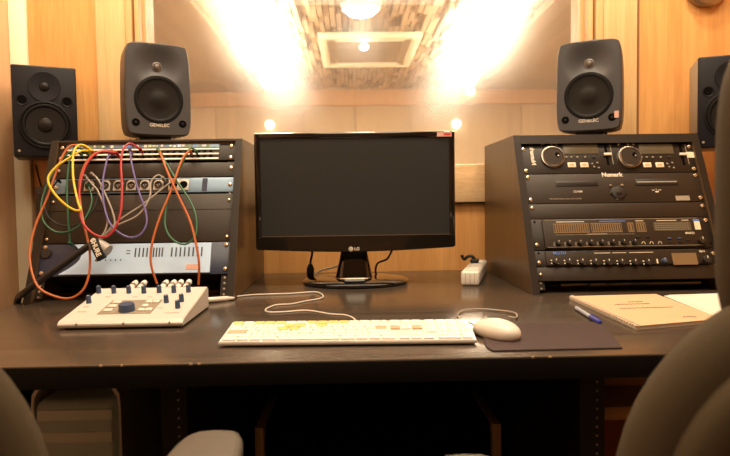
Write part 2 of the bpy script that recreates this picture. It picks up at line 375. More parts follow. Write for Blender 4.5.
# low cupboard under desk with bare wood edges
p1 = on_y(259, 428, 1.60); p2 = on_y(497, 424, 1.60)
t = thing('low_cupboard', 'low black cupboard with bare wooden side edges, deep under the desk', 'cupboard', ((p1.x+p2.x)/2, 1.72, 0))
for xx, zz in ((p1.x, p1.z), (p2.x, p2.z)): MB().box(xx-.011, xx+.011, 1.60, 1.90, 0, zz, .001).build('side_panel', 'jamb', t, world=True)
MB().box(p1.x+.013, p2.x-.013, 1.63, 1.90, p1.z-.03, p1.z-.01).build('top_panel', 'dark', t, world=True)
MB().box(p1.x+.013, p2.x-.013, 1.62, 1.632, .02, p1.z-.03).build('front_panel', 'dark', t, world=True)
# small light-coloured item on the bay shelf
tag(MB().box(.50, .60, 1.25, 1.45, .611, .665, .004).build('cardboard_box', 'shelf'), 'small brown box on the wooden shelf under the desk', 'box')
tag(MB().tube([on_y(163, 386, 1.3), on_y(170, 400, 1.3), on_y(174, 420, 1.3), on_y(175, 440, 1.3), on_y(176, 470, 1.3)], .004).build('hanging_cable', 'cblack'), 'thin black cable hanging under the desk beside the silver computer', 'cable')
# tower computer
p = on_y(32, 402, 1.22); q = on_y(117, 402, 1.22)
tx0, tx1, tz = p.x, q.x, p.z; tb = .086
t = thing('tower_computer', 'silver perforated tower computer with two drive bars under the desk left', 'computer', ((tx0+tx1)/2, 1.22, tb))
MB().box(tx0, tx1, 1.22, 1.60, tb+.035, tz, .02, 4).build('case', 'aludark', t, world=True)
for py in (415, 437.5):
    a = on_y(37, py-4.5, 1.219); b = on_y(113, py+4.5, 1.219)
    MB().box(a.x, b.x, 1.2165, 1.2215, b.z, a.z, .002).build('drive_bar', 'alubar', t, world=True)
for xx, s_ in ((tx0-.005, 1), (tx1+.005, -1)):
    ht = tz+.033
    sp = [(xx+s_*.035, ht), (xx+s_*.012, ht-.006), (xx+s_*.002, ht-.022), (xx, ht-.045), (xx, tb+.06), (xx, tb+.02), (xx+s_*.012, tb+.005), (xx+s_*.035, tb)]
    inn = [(a_+s_*.005 if i not in (0, 7) else a_, z_+(-.005 if i < 3 else .005 if i > 4 else 0)) for i, (a_, z_) in enumerate(sp)]
    MB().prism(sp+inn[::-1], 1.225, 1.59, 'xz').build('handle', 'alu', t, world=True)
pr = [(tx0+.04, tb+.03), (tx1-.04, tb+.03)]
MB().box(tx0+.02, tx1-.02, 1.24, 1.58, tb+.012, tb+.034).build('bottom_plate', 'aludark', t, world=True)

# ------------------------------------------------------------------ equipment racks
RW, RH, RD, LEAN = .525, .423, .56, .187
ALPHA = math.atan2(LEAN, RH); RY = 1.575
def rack(X0, label, hb):
    t = thing('equipment_rack', label, 'rack', (X0+RW/2, RY, DZ), group='slant-front desktop racks')
    prof = [(0, 0), (LEAN, RH), (RD, RH), (RD, 0)]
    for a, b in ((-RW/2, -RW/2+.019), (RW/2-.019, RW/2)):
        MB().prism(prof, a, b, 'yz', .0012).build('side_panel', 'rack', t)
    MB().box(-RW/2+.0192, RW/2-.0192, LEAN+.004, RD, RH-.018, RH).build('top_panel', 'rack', t)
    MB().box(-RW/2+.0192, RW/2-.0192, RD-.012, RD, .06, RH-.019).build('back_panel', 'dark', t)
    for a, b in ((-RW/2, -RW/2+.019), (RW/2-.019, RW/2)):
        e0 = .0008
        MB().prism([(-.0012, .001), (LEAN-.0012, RH-.0005), (LEAN-.0002, RH-.0005), (-.0002, .001)], a+.0004, b-.0004, 'yz').build('shade_band', 'blackm', t)  # black strip painting shade onto the brown panel's front edge
    MB().prism([(LEAN-.0002-hb*.44, RH-.0005-hb), (LEAN-.0002, RH-.0005), (LEAN+.0036, RH-.0005), (LEAN+.0036, RH-.0005-hb)], -RW/2+.0194, RW/2-.0194, 'yz', .0004).build('header', 'blackm', t)
    MB().box(-RW/2+.0192, RW/2-.0192, .14, RD-.014, 0, .006).build('bottom_panel', 'rack', t)
    Ld = math.hypot(LEAN, RH)
    rot = Matrix.Rotation(-ALPHA, 4, 'X')
    for s_ in (-1, 1):
        xc = s_*(RW/2-.019-.010)
        r_ = MB().box(xc-.0095, xc+.0095, .0145, .0165, .016, Ld-.03, mtx=rot).build('rail', 'blackm', t)
        h_ = MB()
        for k in range(28):
            zz = .02+k*.01482
            a = rot@Vector((xc, .0135, zz)); b = rot@Vector((xc, .0146, zz)); h_.cyl(a, b, .003, seg=8)
        h_.build('screw_holes', 'steel', r_)
    return t
RXL, RXR = -.820, .462
rackL = rack(RXL, 'dark slant-front rack left of the monitor hung with patch cords', .006)
rackR = rack(RXR, 'dark slant-front rack right of the monitor with players and mixers', .025)
NV = Vector((0, -math.cos(ALPHA), math.sin(ALPHA)))
def face(px, py, off=0.0):
    return hit(px, py, Vector((0, RY, DZ))+NV*off, NV)
DW = RW-.0384-.001
def device(name, label, cat, X0, s0, units, group=None):
    h = units*.04445
    org = Vector((X0+.0197, RY+s0*math.sin(ALPHA), DZ+s0*math.cos(ALPHA))) - NV*.012
    t = thing(name, label, cat, org, (-ALPHA, 0, 0), group)
    inv = WM[t].inverted()
    def L(px, py, t=t, inv=inv):
        v = inv@hit(px, py, Vector((0, RY, DZ))-NV*.010, NV); return v.x, v.z
    return t, h, L
def screws(t, spots, r=.0058):
    for x, z in spots:
        MB().lathe([(0, .0), (r, .0), (r, .0015), (r*.7, .0035), (r*.25, .0042), (r*.2, .002), (0, .002)], (x, -.0032, z), (0, -1, 0), 14).build('screw', 'screw', t)
def knob(t, x, z, r, m, name='knob', d=.012, y=-.003, ind='inkw'):
    k = MB().lathe([(0, 0), (r, 0), (r*.95, d*.9), (r*.85, d), (0, d)], (x, y, z), (0, -1, 0), 18).build(name, m, t)
    if ind: MB().box(x-r*.1, x+r*.1, y-d-.0006, y-d+.0002, z+r*.2, z+r*.85).build('pointer', ind, k)
    return k
FP = dict(y0=-.003, y1=0)
def plate(t, h, m='panel', name='front_panel', x0=0, x1=None, g=.0007, y0=-.003):
    return MB().box(x0, DW if x1 is None else x1, y0, 0, g, h-g, .0008).build(name, m, t)
def chassis(t, h, d, m='blackm'):
    return MB().box(.022, DW-.022, .0002, d, .002, h-.002).build('chassis', m, t)
RR = DW
# ---- right rack
S = .038
t, h, L = device('blank_panel', 'thin plain dark blanking panel at the bottom of the right rack', 'panel', RXR, S, 1, 'blanking panels')
plate(t, h-.006); screws(t, [(.010, .018), (DW-.010, .018)], .0045); S += .0385
t, h, L = device('audio_interface', 'slim one-unit mixer with a row of small knobs, right rack', 'audio device', RXR, S, 1)
plate(t, h, 'blackm'); chassis(t, h, .09)
bz_ = MB().box(.028, DW-.028, -.0085, -.0031, .002, h-.002, .008, 3).build('bezel', 'panel', t)
for k in range(8):
    x, z = L(553+k*13.1, 262+k*.1); 
    kb = MB().lathe([(0, 0), (.0082, 0), (.0075, .01), (0, .0105)], (x+.004, -.0086, z-.002), (0, -1, 0), 14).build('knob', 'blackp', t)
    MB().box(x+.003, x+.005, -.0196, -.019, z-.001, z+.004).build('pointer', 'inkw', kb)
    MB().box(x-.008, x-.004, -.0089, -.0084, z+.001, z+.004).box(x-.0075, x-.0045, -.0089, -.0084, z-.007, z-.004).box(x+.009, x+.012, -.0089, -.0084, z-.008, z-.005).build('marking', 'label', t)
x, z = L(662, 262); knob(t, x, z, .0065, 'knobblue', y=-.0086)
x, z = L(657, 262); MB().box(x-.004, x, -.0089, -.0084, z-.006, z+.006).build('marking', 'label', t)
a = L(670, 254); b = L(697, 264.5); MB().box(a[0], b[0], -.0092, -.0085, b[1]-.002, a[1]).build('display', 'meter', t)
x, z = L(706, 261); knob(t, x-.004, z, .0105, 'blackp', 'volume_knob', .012, -.0086)
text('MOTU', .0115, 'inkb', 'lettering', t, (L(552, 252)[0], -.009, h-.009), bold=.0001)
x, z = L(698, 253); text('8pre', .008, 'inkw', 'lettering', t, (x, -.009, h-.0095), bold=.0002)
for a, b in ((593, 609), (611, 625), (628, 652)):
    MB().box(L(a, 253)[0], L(b, 253)[0], -.009, -.0085, h-.011, h-.0095).build('marking', 'inkw', t)
screws(t, [(.010, .012), (DW-.010, .030)]); MB().cyl((.012, -.0034, .038), (.012, -.003, .038), .003).cyl((DW-.012, -.0034, .008), (DW-.012, -.003, .008), .003).build('mounting_hole', 'dark', t)
S += .0455
t, h, L = device('level_meter_mixer', 'two-unit mixer with long brown level-meter window, right rack', 'audio device', RXR, S, 2)
plate(t, h, 'blackm'); chassis(t, h, .13)
bz_ = MB().box(.030, DW-.030, -.0095, -.0031, .003, h-.003, .009, 3).build('bezel', 'panel', t)
MB().box(.036, DW-.036, -.0101, -.0094, h-.0065, h-.0055).box(.036, DW-.036, -.0101, -.0094, .006, .007).build('bezel_line', 'inkg', t)
def meter(px0, px1, n, zt, zb):
    a = L(px0, 225)[0]; b = L(px1, 225)[0]
    mo = MB().box(a, b, -.0102, -.0096, zb, zt).build('meter_window', 'meter', t)
    sg = MB()
    for k in range(n):
        xx = a+(k+.5)*(b-a)/n; sg.box(xx-.0010, xx+.0010, -.0107, -.0103, zb+.003, zt-.003)
    sg.build('meter_segments', 'panel', mo)
zt, zb = h-.016, h-.043
meter(552, 587.5, 16, zt, zb); meter(589.5, 620, 14, zt, zb); meter(626, 632, 2, zt, zb); meter(634.5, 644, 4, zt, zb)
a = L(652, 225)[0]; b = L(689, 225)[0]; MB().box(a, b, -.0102, -.0096, zb+.002, zt).build('status_window', 'lcd', t)
mk = MB()
for r_ in range(4):
    for c_ in range(14): 
        xx = a+.004+c_*(b-a-.008)/14; mk.box(xx, xx+.0035, -.0105, -.0101, zb+.005+r_*.0058, zb+.0062+r_*.0058)
mk.build('status_marks', 'inkg', t)
a = L(692, 222); b = L(700, 232); MB().box(a[0], b[0], -.0104, -.0096, zb+.004, zt+.001).build('label_plate', 'label', t)
MB().box(a[0]-.002, b[0], -.0105, -.0096, zt+.002, zt+.006).build('blue_stripe', 'inkb', t)
for a_, b_, c_ in ((555, 583, 'inkw'), (598, 624, 'inkb'), (634, 642, 'inkw'), (655, 675, 'inkw'), (680, 687, 'inkw'), (584, 604, 'inkg')):
    z_ = zt+.0035 if (a_, b_) != (584, 604) else zb-.005
    MB().box(L(a_, 222)[0], L(b_, 222)[0], -.0101, -.0096, z_, z_+.0018).build('marking', c_, t)
MB().box(L(555, 238)[0], L(634, 238)[0], -.0101, -.0096, zb-.0058, zb-.005).build('marking', 'inkg', t)
for k in range(8):
    x, z = L(556+k*10.85, 242.7+k*.05)
    kb = knob(t, x+.002, .0165, .0062, 'blackp', y=-.0096, d=.011)
    MB().box(x-.010, x-.0055, -.0101, -.0096, .0145, .016).box(x-.010, x-.0055, -.0101, -.0096, .018, .0195).box(x-.010, x-.0055, -.0101, -.0096, .011, .0125).build('marking', 'inkg', t)
for px in (642, 650, 658.5):
    x, z = L(px, 243); MB().tube([(x-.005, -.0098, .012), (x-.001, -.0098, .018), (x+.004, -.0098, .0155), (x+.004, -.0098, .011)], .0007, 6, 4).build('marking', 'label', t)
for px, z_ in ((638, .032), (648, .032), (669, .026), (679, .026), (687, .020), (669, .016), (679, .016)):
    x, z = L(px, 243); MB().box(x-.006, x+.004, -.0125, -.0096, z_-.0022, z_+.0022, .001).build('button', 'knobblue' if z_ > .022 and px > 660 else 'blackp', t)
x, z = L(701, 242); knob(t, x-.004, .017, .010, 'panel', 'volume_knob', .012, -.0096)
text('896HD', .0085, 'label', 'lettering', t, (L(684, 235)[0], -.0100, zb-.006), bold=.0001)
screws(t, [(.010, .016), (DW-.010, h-.010)]); MB().cyl((.012, -.0034, h-.008), (.012, -.003, h-.008), .003).cyl((DW-.010, -.0034, .013), (DW-.010, -.003, .013), .003).build('mounting_hole', 'dark', t)
S += .0889
t, h, L = device('blank_panel', 'plain dark blanking panel between the mixers and players, right rack', 'panel', RXR, S, 1, 'blanking panels')
plate(t, h); screws(t, [(.010, h-.012), (DW-.010, h-.012)], .0055); S += .0448
t, h, L = device('disc_player', 'two-unit black disc player with two disc slots, right rack', 'disc player', RXR, S, 2)
plate(t, h); chassis(t, h, .2)
for a, b, py0, py1 in ((555, 598, 181.5, 186), (634.5, 678, 179.5, 185)):
    p_ = L(a, py0); q_ = L(b, py1)
    so = MB().box(p_[0], q_[0], -.0048, -.0031, q_[1], p_[1], .0015).build('disc_slot', 'blackp', t)
    MB().box(p_[0]+.003, q_[0]-.003, -.0056, -.0049, (p_[1]+q_[1])/2-.0018, (p_[1]+q_[1])/2+.0018).build('slot_lip', 'inkg' if a > 600 else 'panel', so)
x, z = L(601.5, 175.5); text('Numark', .0170, 'inkw', 'lettering', t, (x, -.0036, z+.001), bold=.0006)
x, z = L(618, 193)
MB().lathe([(0, 0), (.019, 0), (.018, .004), (.008, .006), (0, .006)], (x, -.003, z), (0, -1, 0), 24).build('eject_dial', 'blackp', t)
MB().tube([(x-.022, -.0045, z-.004), (x-.016, -.005, z+.010), (x, -.0055, z+.016), (x+.016, -.005, z+.010), (x+.022, -.0045, z-.004)], .0022, 8, 6).build('dial_guard', 'panel', t)
MB().box(x-.007, x+.007, -.0115, -.0091, z-.006, z+.004, .001).build('dial_grip', 'panel', t)
for dx in (-.018, .014):
    MB().lathe([(0, 0), (.004, 0), (.0035, .003), (0, .0035)], (x+dx, -.003, z+.022), (0, -1, 0), 12).build('button', 'steel', t)
MB().box(x-.008, x+.006, -.0034, -.003, z-.019, z-.017).build('marking', 'inkw', t)
x, z = L(573, 192); text('CDN88', .008, 'inkw', 'lettering', t, (x, -.0034, z))
x, z = L(549.5, 199.3); text('PROFESSIONAL DUAL CD PLAYER', .0058, 'inkg', 'lettering', t, (x, -.0034, z))
x, z = L(656, 190.5)
MB().box(x-.012, x-.004, -.0034, -.003, z, z+.0015).box(x+.006, x+.014, -.0034, -.003, z, z+.0015).box(x-.003, x+.006, -.0034, -.003, z-.006, z-.002).box(x, x+.001, -.0034, -.003, z, z+.005).build('marking', 'inkw', t)
p_ = L(675, 196); q_ = L(690, 200.5); lp = MB().box(p_[0], q_[0], -.0036, -.003, q_[1], p_[1]).build('badge', 'inkg', t)
screws(t, [(.009, .012), (DW-.009, .012), (.009, h-.010), (DW-.009, h-.010)]); S += .0893
t, h, L = device('disc_player_controller', 'two-unit controller with two silver-rimmed jog wheels, top of right rack', 'disc player', RXR, S, 2)
plate(t, h, 'blackm'); chassis(t, h, .04)
for dx_, wpx in ((0, 552.2), (1, 629)):
    x, z = L(wpx, 158)
    w_ = MB().lathe([(0, .0), (.031, 0), (.031, .004), (.0305, .009), (0, .009)], (x, -.003, z), (0, -1, 0), 40).build('jog_wheel', 'panel', t)
    MB().lathe([(.0275, .009), (.032, .008), (.0335, .004), (.0335, 0), (.031, 0), (.031, .006), (.0275, .0105), (.0275, .009)], (x, -.003, z), (0, -1, 0), 40).build('rim', 'steel', w_)
    MB().lathe([(0, .001), (.006, .0), (.0065, .001), (.0035, .002), (0, .0012)], (x+.012, -.012, z+.006), (0, -1, 0), 16).build('finger_dimple', 'dark', w_)
    MB().lathe([(0, .004), (.002, .003), (.0028, 0), (0, 0)], (x+.014, -.0125, z+.001), (0, -1, 0), 12).build('rivet', 'steel', w_)
    base = 0 if dx_ == 0 else 76.5
    p_ = L(562.5+base*(.985), 144.5); q_ = L(598.5+base*.985, 154)
    MB().box(p_[0], q_[0], -.0042, -.0031, q_[1], p_[1], .0006).build('display', 'lcd', t)
    for i, pxx in enumerate((566, 571, 577, 585, 593.5)):
        x, z = L(pxx+base*.985, 157.5)
        w = .004 if i == 4 else .0028
        MB().box(x-w, x+w, -.0055, -.003, z-.002, z+.002, .0008).build('button', 'inkg' if i != 4 else 'blackp', t)
    for pxx in (571.5, 584):
        x, z = L(pxx+base*.985, 165.3)
        b_ = MB().box(x-.0115, x+.0115, -.0055, -.003, z-.0075, z+.0075, .001).build('cue_button', 'label', t)
        MB().box(x-.006, x+.006, -.0059, -.0054, z-.002, z+.002).build('marking', 'keyr', b_)
    for pxx, pyy in ((592, 164), (597, 163), (594, 167), (598.5, 168)):
        x, z = L(pxx+base*.98, pyy); MB().box(x-.0025, x+.0025, -.005, -.003, z-.0022, z+.0022, .0006).build('button', 'inkg', t)
    x, z = L(606.5+base*.985, 155)
    MB().box(x-.0035, x+.0035, -.0036, -.003, z-.032, z+.034).build('fader_slot', 'dark', t)
    MB().box(x-.009, x+.012, -.010, -.0037, z-.0035, z+.0035, .001).build('fader_cap', 'inkw', t)
    MB().box(x+.0135, x+.015, -.0034, -.003, z-.03, z+.032).build('marking', 'inkg', t)
    for pxx in (541.5, 551, 556):
        x, z = L(pxx+base, 145.0); MB().cyl((x, -.003, z), (x, -.006, z), .0028, seg=12).build('button', 'inkg', t)
x, z = L(690.5, 155); MB().box(x-.012, x+.012, -.0036, -.003, z-.009, z+.009).build('badge', 'label', t)
x, z = L(532.5, 156.5); text('Numark', .0165, 'inkw', 'lettering', t, (x, -.0036, z), (0, -PI/2, -PI/2), 'CENTER', .0006)
screws(t, [(.006, .010), (.006, h-.012), (DW-.009, .010), (DW-.009, h-.010)]); S += .0889

# loose cables in the dark gap of the right rack
for k, (pts, lab) in enumerate((([(560, 296), (585, 287), (610, 292), (640, 285)], 'loose black cable coiled low in the right rack opening, left one'), ([(590, 296), (620, 288), (655, 290), (700, 289)], 'loose black cable lying low in the right rack opening, right one'))):
    P = [face(px, py, -.03) for px, py in pts]
    for q_ in P: q_.z = max(q_.z, DZ+.020)
    tag(MB().tube(P, .005).build('loose_cable', 'gloss'), lab, 'cable', 'cables in the right rack opening')

# ---- left rack
t, h, L = device('audio_converter', 'light blue-silver two-unit converter with navy ends, bottom of left rack', 'audio device', RXL, .072, 2)
plate(t, h, 'navy', 'ears'); chassis(t, h, .10)
pts = []
x0 = .075; n = 14
pts = [(x0+.055*(1-math.cos(k/n*PI/2))+(.0), .004+(h-.008)*0) for k in range(0)]
prof = [(.055, .004), (DW-.047, .004), (DW-.047, h-.004), (.085, h-.004)]
for k in range(1, 10):
    a_ = k/10; prof.append((.085+.038*math.sin(a_*PI)*(1-.2*a_)-.030*a_, h-.004-a_*(h-.008)))
MB().prism(prof, -.009, -.0031, 'xz').build('front_panel', 'bluesilver', t)
for a_, b_, n_ in ((137, 149, 4), (155, 164, 4), (173, 204, 8)):
    for k in range(n_):
        x, z = L(a_+k*(b_-a_)/max(1, n_-1)*.96, 248)
        MB().box(x-.0017, x+.0017, -.0098, -.009, h-.041, h-.016).build('meter_slot', 'inkd', t)
for k in range(7):
    x, z = L(92+k*5, 258); MB().box(x-.0013, x+.0013, -.0098, -.009, h-.050, h-.046).build('indicator', 'inkd', t)
x, z = L(128, 248); MB().box(x, x+.010, -.0096, -.009, h-.024, h-.022).box(x, x+.010, -.0096, -.009, h-.032, h-.030).build('marking', 'inkd', t)
x, z = L(190, 267); MB().box(x-.008, x+.026, -.0096, -.009, .012, .026).build('maker_badge', 'sticker', t)
x, z = L(46.5, 254); MB().lathe([(0, 0), (.014, 0), (.013, .004), (0, .005)], (x, -.003, z), (0, -1, 0), 24).build('power_button', 'blackp', t)
screws(t, [(.009, h-.009), (DW-.009, h-.009), (.009, .010), (DW-.009, .014)])
t, h, L = device('blank_panel', 'tall plain dark blanking panel behind hanging cords, left rack', 'panel', RXL, .1622, 3.1, 'blanking panels')
plate(t, h); screws(t, [(.009, .012), (DW-.009, .012), (.009, h-.02), (DW-.009, h-.02)], .0045)
MB().box(.0, DW, -.0035, -.003, 2*.04445+.002, 2*.04445+.003).build('seam', 'dark', t)
t, h, L = device('connector_panel', 'one-unit blue-grey panel with a row of silver sockets, left rack', 'panel', RXL, .3042, 1)
MB().box(0, DW, -.0025, 0, .0007, h-.0007, .0006).build('front_panel', 'plate', t)
MB().box(.035, .365, -.0031, -.0026, .003, h-.003).build('label_field', 'panel', t)
for px in (90, 106, 119, 132, 145.5, 159):
    x, z = L(px, 183); z = h/2
    s_ = MB()
    o8 = [(x-.013, z-.015), (x+.013, z-.015), (x+.013, z+.008), (x+.007, z+.016), (x-.007, z+.016), (x-.013, z+.008)]
    s_.prism(o8, -.0055, -.0032, 'xz', .0008); so = s_.build('socket', 'sock', t)
    MB().lathe([(.0105, 0), (.0105, .003), (.0085, .003), (.0085, .0005), (0, .0005)], (x, -.0055, z), (0, -1, 0), 20).build('socket_ring', 'blackp', so)
    MB().cyl((x-.003, -.0075, z), (x-.003, -.006, z), .0016, seg=8).cyl((x+.003, -.0075, z+.001), (x+.003, -.006, z+.001), .0016, seg=8).cyl((x, -.0075, z-.004), (x, -.006, z-.004), .0016, seg=8).build('pins', 'steel', so)
for px in (174, 184):
    x, z = L(px, 183)
    so = MB().box(x-.014, x+.014, -.0055, -.0026, h/2-.017, h/2+.017, .003).build('socket', 'sock', t)
    MB().lathe([(0, .0), (.011, 0), (.010, .002), (0, .0022)], (x, -.0055, h/2), (0, -1, 0), 20).build('socket_ring', 'dark', so)
x, z = L(205, 182); MB().box(x-.007, x+.007, -.0032, -.0025, .003, h-.003).build('label_strip', 'navy', t)
screws(t, [(.009, h/2-.004), (DW-.009, h/2)])
t, h, L = device('blank_panel', 'narrow plain dark blanking panel just under the patch bay', 'panel', RXL, .350, 1, 'blanking panels')
plate(t, h); screws(t, [(DW-.009, h/2+.004), (.009, h/2)])
t, h, L = device('patch_bay', 'patch bay with rows of tiny jacks and a colourful label strip, top of left rack', 'patch bay', RXL, .4000, 1.2)
plate(t, h, 'blackm'); chassis(t, h-.018, .06)
ls = MB().box(.02, DW-.045, -.005, -.0031, h-.014, h-.002, .0006).build('label_strip', 'plate', t)
pal = ['olive', 'inkw', 'navy', 'keyg', 'inkb', 'inkw', 'bluesilver', 'keyy', 'plate']
for k in range(34):
    xx = .026+k*.0115
    MB().box(xx, xx+random.uniform(.003, .010), -.0056, -.0051, h-.0125+random.uniform(0, .003), h-.0055+random.uniform(0, .003)).build('label_patch', random.choice(pal), ls)
for z_ in (h-.0205, h-.0355, .003):
    MB().box(.02, DW-.045, -.0055, -.0031, z_, z_+.0046, .0004).build('white_strip', 'white', t)
for row in (h-.0275, .0125):
    for k in range(24):
        xx = .032+k*.0168
        MB().lathe([(.0045, 0), (.0045, .0018), (.0026, .002), (.0024, .0003), (0, .0003)], (xx, -.003, row), (0, -1, 0), 10).build('jack', 'dark', t)
screws(t, [(.009, h-.010), (.009, .010), (DW-.012, h-.010), (DW-.012, .008)])

# ------------------------------------------------------------------ patch cords
def cord(name, label, pts, offs, m, r=.0026, ends=(True, True), group='cords on the left rack', plug=None):
    n = len(pts); P = []
    for i, (px, py) in enumerate(pts):
        P.append(face(px, py, offs[0]+(offs[1]-offs[0])*math.sin(PI*min(1, i/(n-1)*1.0))**.6 if i not in (0, n-1) else offs[0]))
    rootp = P[0]
    t = thing(name, label, 'cable', rootp, group=group)
    MB().tube(P, r, 10, 8).build('cord', m, t, world=True)
    for i, e in zip((0, -1), ends):
        if e:
            q_ = P[i]; q_in = q_ - NV*(offs[0]+.004)
            MB().lathe([(0, 0), (.0028, 0), (.0028, .006), (.0042, .007), (.0042, (q_-q_in).length+.004), (.003, (q_-q_in).length+.007), (0, (q_-q_in).length+.007)], q_in, NV, 12).build('plug', plug or m, t, world=True)
    return t
cord('patch_cable', 'long orange patch cord looping down the left edge of the rack', [(93, 152), (85, 147), (76, 145), (68, 148), (59.5, 163), (47.5, 197), (36, 224), (30, 248), (31, 268), (37.5, 286), (51, 295), (69, 298.5), (83, 290), (89.3, 272), (89.3, 248), (84, 225), (80, 200), (80, 180), (86, 163), (95, 154), (104, 150.5), (112, 151)], (.018, .05), 'orange', .0030)
cord('patch_cable', 'yellow patch cord in a kite-shaped loop at upper left of the rack', [(92, 151), (83, 145), (76, 147.5), (73, 158), (73.5, 180), (78, 202), (80.5, 209), (76, 210.5), (66, 205), (54, 193), (48, 179), (56, 167), (70, 157.5), (81, 151), (89, 151.5)], (.022, .066), 'yellow', .0030)
cord('patch_cable', 'dark green patch cord hanging straight down to the silver converter', [(86, 152), (77, 148), (70, 158), (67, 185), (68, 215), (70, 243)], (.016, .035), 'green', .0026)
cord('patch_cable', 'dark green patch cord in a shallow loop low at the left of the rack', [(80, 153), (70, 152), (56, 168), (45, 190), (41, 208), (44, 222), (53, 230.5), (63, 232.5), (75, 228.5), (86, 217), (92, 200), (88, 185)], (.014, .028), 'green', .0022)
cord('black_cable', 'thin black cord drooping behind the coloured cords, left rack', [(58, 180), (47, 196), (46, 212), (54, 222), (68, 226), (82, 222), (94, 208), (99, 190)], (.012, .018), 'cblack', .0022)
cord('patch_cable', 'violet patch cord making a long loop in mid rack', [(130, 150), (132, 165), (138, 189), (145, 209), (146.5, 224), (139, 235.5), (126, 236.5), (111, 225), (104, 205), (103, 181), (107, 160), (110, 152)], (.018, .04), 'purple', .0026)
cord('patch_cable', 'bright red patch cord in a big loop left of the rack centre', [(116.5, 153), (100, 152), (88, 162), (81, 180), (79, 205), (83, 223), (93, 233.5), (105, 237), (114.5, 229), (120.5, 213), (122, 189), (121, 165), (123, 150), (130, 143.5), (140, 149)], (.020, .058), 'red', .0030)
cord('grey_cable', 'pale grey cord curving down from the sockets to the strapped bundle', [(85, 176), (92, 184), (99, 193), (107, 217), (105, 231), (97, 243), (97, 262)], (.016, .032), 'cgrey', .0022, (True, False))
cord('grey_cable', 'pale grey cord just right of the first grey one, down to the violet loop', [(92, 174), (97, 178), (103, 189), (113, 213), (114, 226), (106, 234), (99, 243)], (.016, .030), 'cgrey', .0022, (True, False))
cord('grey_cable', 'pale grey cord sweeping left from the fifth silver socket', [(163, 178), (158, 175), (151, 182), (149.5, 198), (138, 215), (116, 226), (98, 240)], (.016, .026), 'cgrey', .0022, (True, False))
cord('grey_cable', 'straightest pale grey cord slanting left from the large sockets', [(174, 180), (162, 189), (142, 205), (118, 221), (101, 238)], (.016, .022), 'cgrey', .0022, (True, False))
cord('patch_cable', 'orange patch cord slanting down to the right of the crossing pair', [(159.5, 151), (163, 160), (168, 173), (178, 195), (190, 221), (196, 244), (199, 264), (198.5, 285)], (.020, .05), 'orange', .0030, (True, False), plug='olive')
cord('patch_cable', 'orange patch cord slanting down to the left of the crossing pair', [(190, 151), (185, 155), (180, 165), (170, 193), (160, 217), (152, 244), (151, 264), (157, 284)], (.020, .044), 'orange', .0030, (True, False))
cord('patch_cable', 'green patch cord crossing itself beside the two orange cords', [(196, 151), (190, 148.5), (183, 162), (171, 189), (165.5, 213), (166, 229), (174, 240.6), (186, 244), (195.5, 235), (196, 217), (190, 201), (177, 181), (168, 166), (158, 150)], (.014, .036), 'green', .0026)
# black multicore with strap
sn = thing('multicore_cable', 'thick black cable slanting up across the converter with a lettered strap', 'cable', face(60, 265, .05))
MB().tube([(-.850, 1.60, .50), (-.848, 1.60, .68), (-.845, 1.60, .755), face(26, 291.5, .03), face(44, 278, .04), face(66, 262.6, .045), face(88, 246.5, .05), face(97, 243, .05)], .0085, 14).build('cord', 'cblack', sn, world=True)
a = face(92, 244, .05); b = face(108, 251, .05)
MB().tube([a, face(100, 246, .05), b], .016, 14).build('sleeve', 'cgrey', sn, world=True)
a = face(94.5, 241, .06); b = face(101.5, 258.5, .06); d = (b-a).normalized(); u_ = d.cross(NV).normalized()
st = MB(); w = .011
st.loft([[a+u_*w+NV*.010, a-u_*w+NV*.010, a-u_*w-NV*.010, a+u_*w-NV*.010], [(a+b)/2+u_*w+NV*.014, (a+b)/2-u_*w+NV*.014, (a+b)/2-u_*w-NV*.010, (a+b)/2+u_*w-NV*.010], [b+u_*w+NV*.004, b-u_*w+NV*.004, b-u_*w-NV*.008, b+u_*w-NV*.008]])
strap = st.build('strap', 'cblack', sn, world=True)
tm = (Matrix.Translation((a+b)/2+NV*.0152)) @ Matrix((( d.x, -u_.x if False else (NV.cross(d)).x, NV.x, 0), (d.y, (NV.cross(d)).y, NV.y, 0), (d.z, (NV.cross(d)).z, NV.z, 0), (0, 0, 0, 1)))
tx = text('SHURE', .0165, 'inkw', 'lettering', strap, (0, 0, 0), (0, 0, 0), 'CENTER', .0004)
tx.matrix_local = WM[sn].inverted() @ tm

# ------------------------------------------------------------------ desk controller (silver)
X0, X1, Y0, Y1 = -.578, -.333, 1.238, 1.466; HF, HB = .018, .052
ct = thing('desk_controller', 'silver wedge-shaped desktop controller with blue knobs, in front of left rack', 'audio controller', ((X0+X1)/2, (Y0+Y1)/2, DZ), (0, 0, 0))
MB().prism([(Y0, .004), (Y0-.004, HF*.6), (Y0+.004, HF), (Y1-.01, HB), (Y1, HB-.006), (Y1, .004)], X0, X1, 'yz', .0015).build('body', 'silver', ct, world=False)
body = ct.children[0]; body.location = -Vector(((X0+X1)/2, (Y0+Y1)/2, 0)); 
for yy in (Y0+.02, Y1-.02):
    MB().box(X0+.01, X1-.01, yy-.01, yy+.01, 0, .005).build('rubber_foot', 'cblack', ct, loc=-Vector(((X0+X1)/2, (Y0+Y1)/2, 0)))
sl = math.atan2(HB-HF, (Y1-.01)-(Y0+.004)); TN = Vector((0, -math.sin(sl), math.cos(sl))); TP = Vector((0, Y0+.004, DZ+HF))
def top(px, py, off=0): return hit(px, py, TP+TN*off, TN)
TR = Matrix.Rotation(sl, 4, 'X')
def topbox(cx, cy, w, d, h, m, name, bev=.001, par=None):
    p_ = top(cx, cy)
    return MB().box(-w/2, w/2, -d/2, d/2, -.0005, h, bev, mtx=Matrix.Translation(p_)@TR).build(name, m, par or ct, world=True)
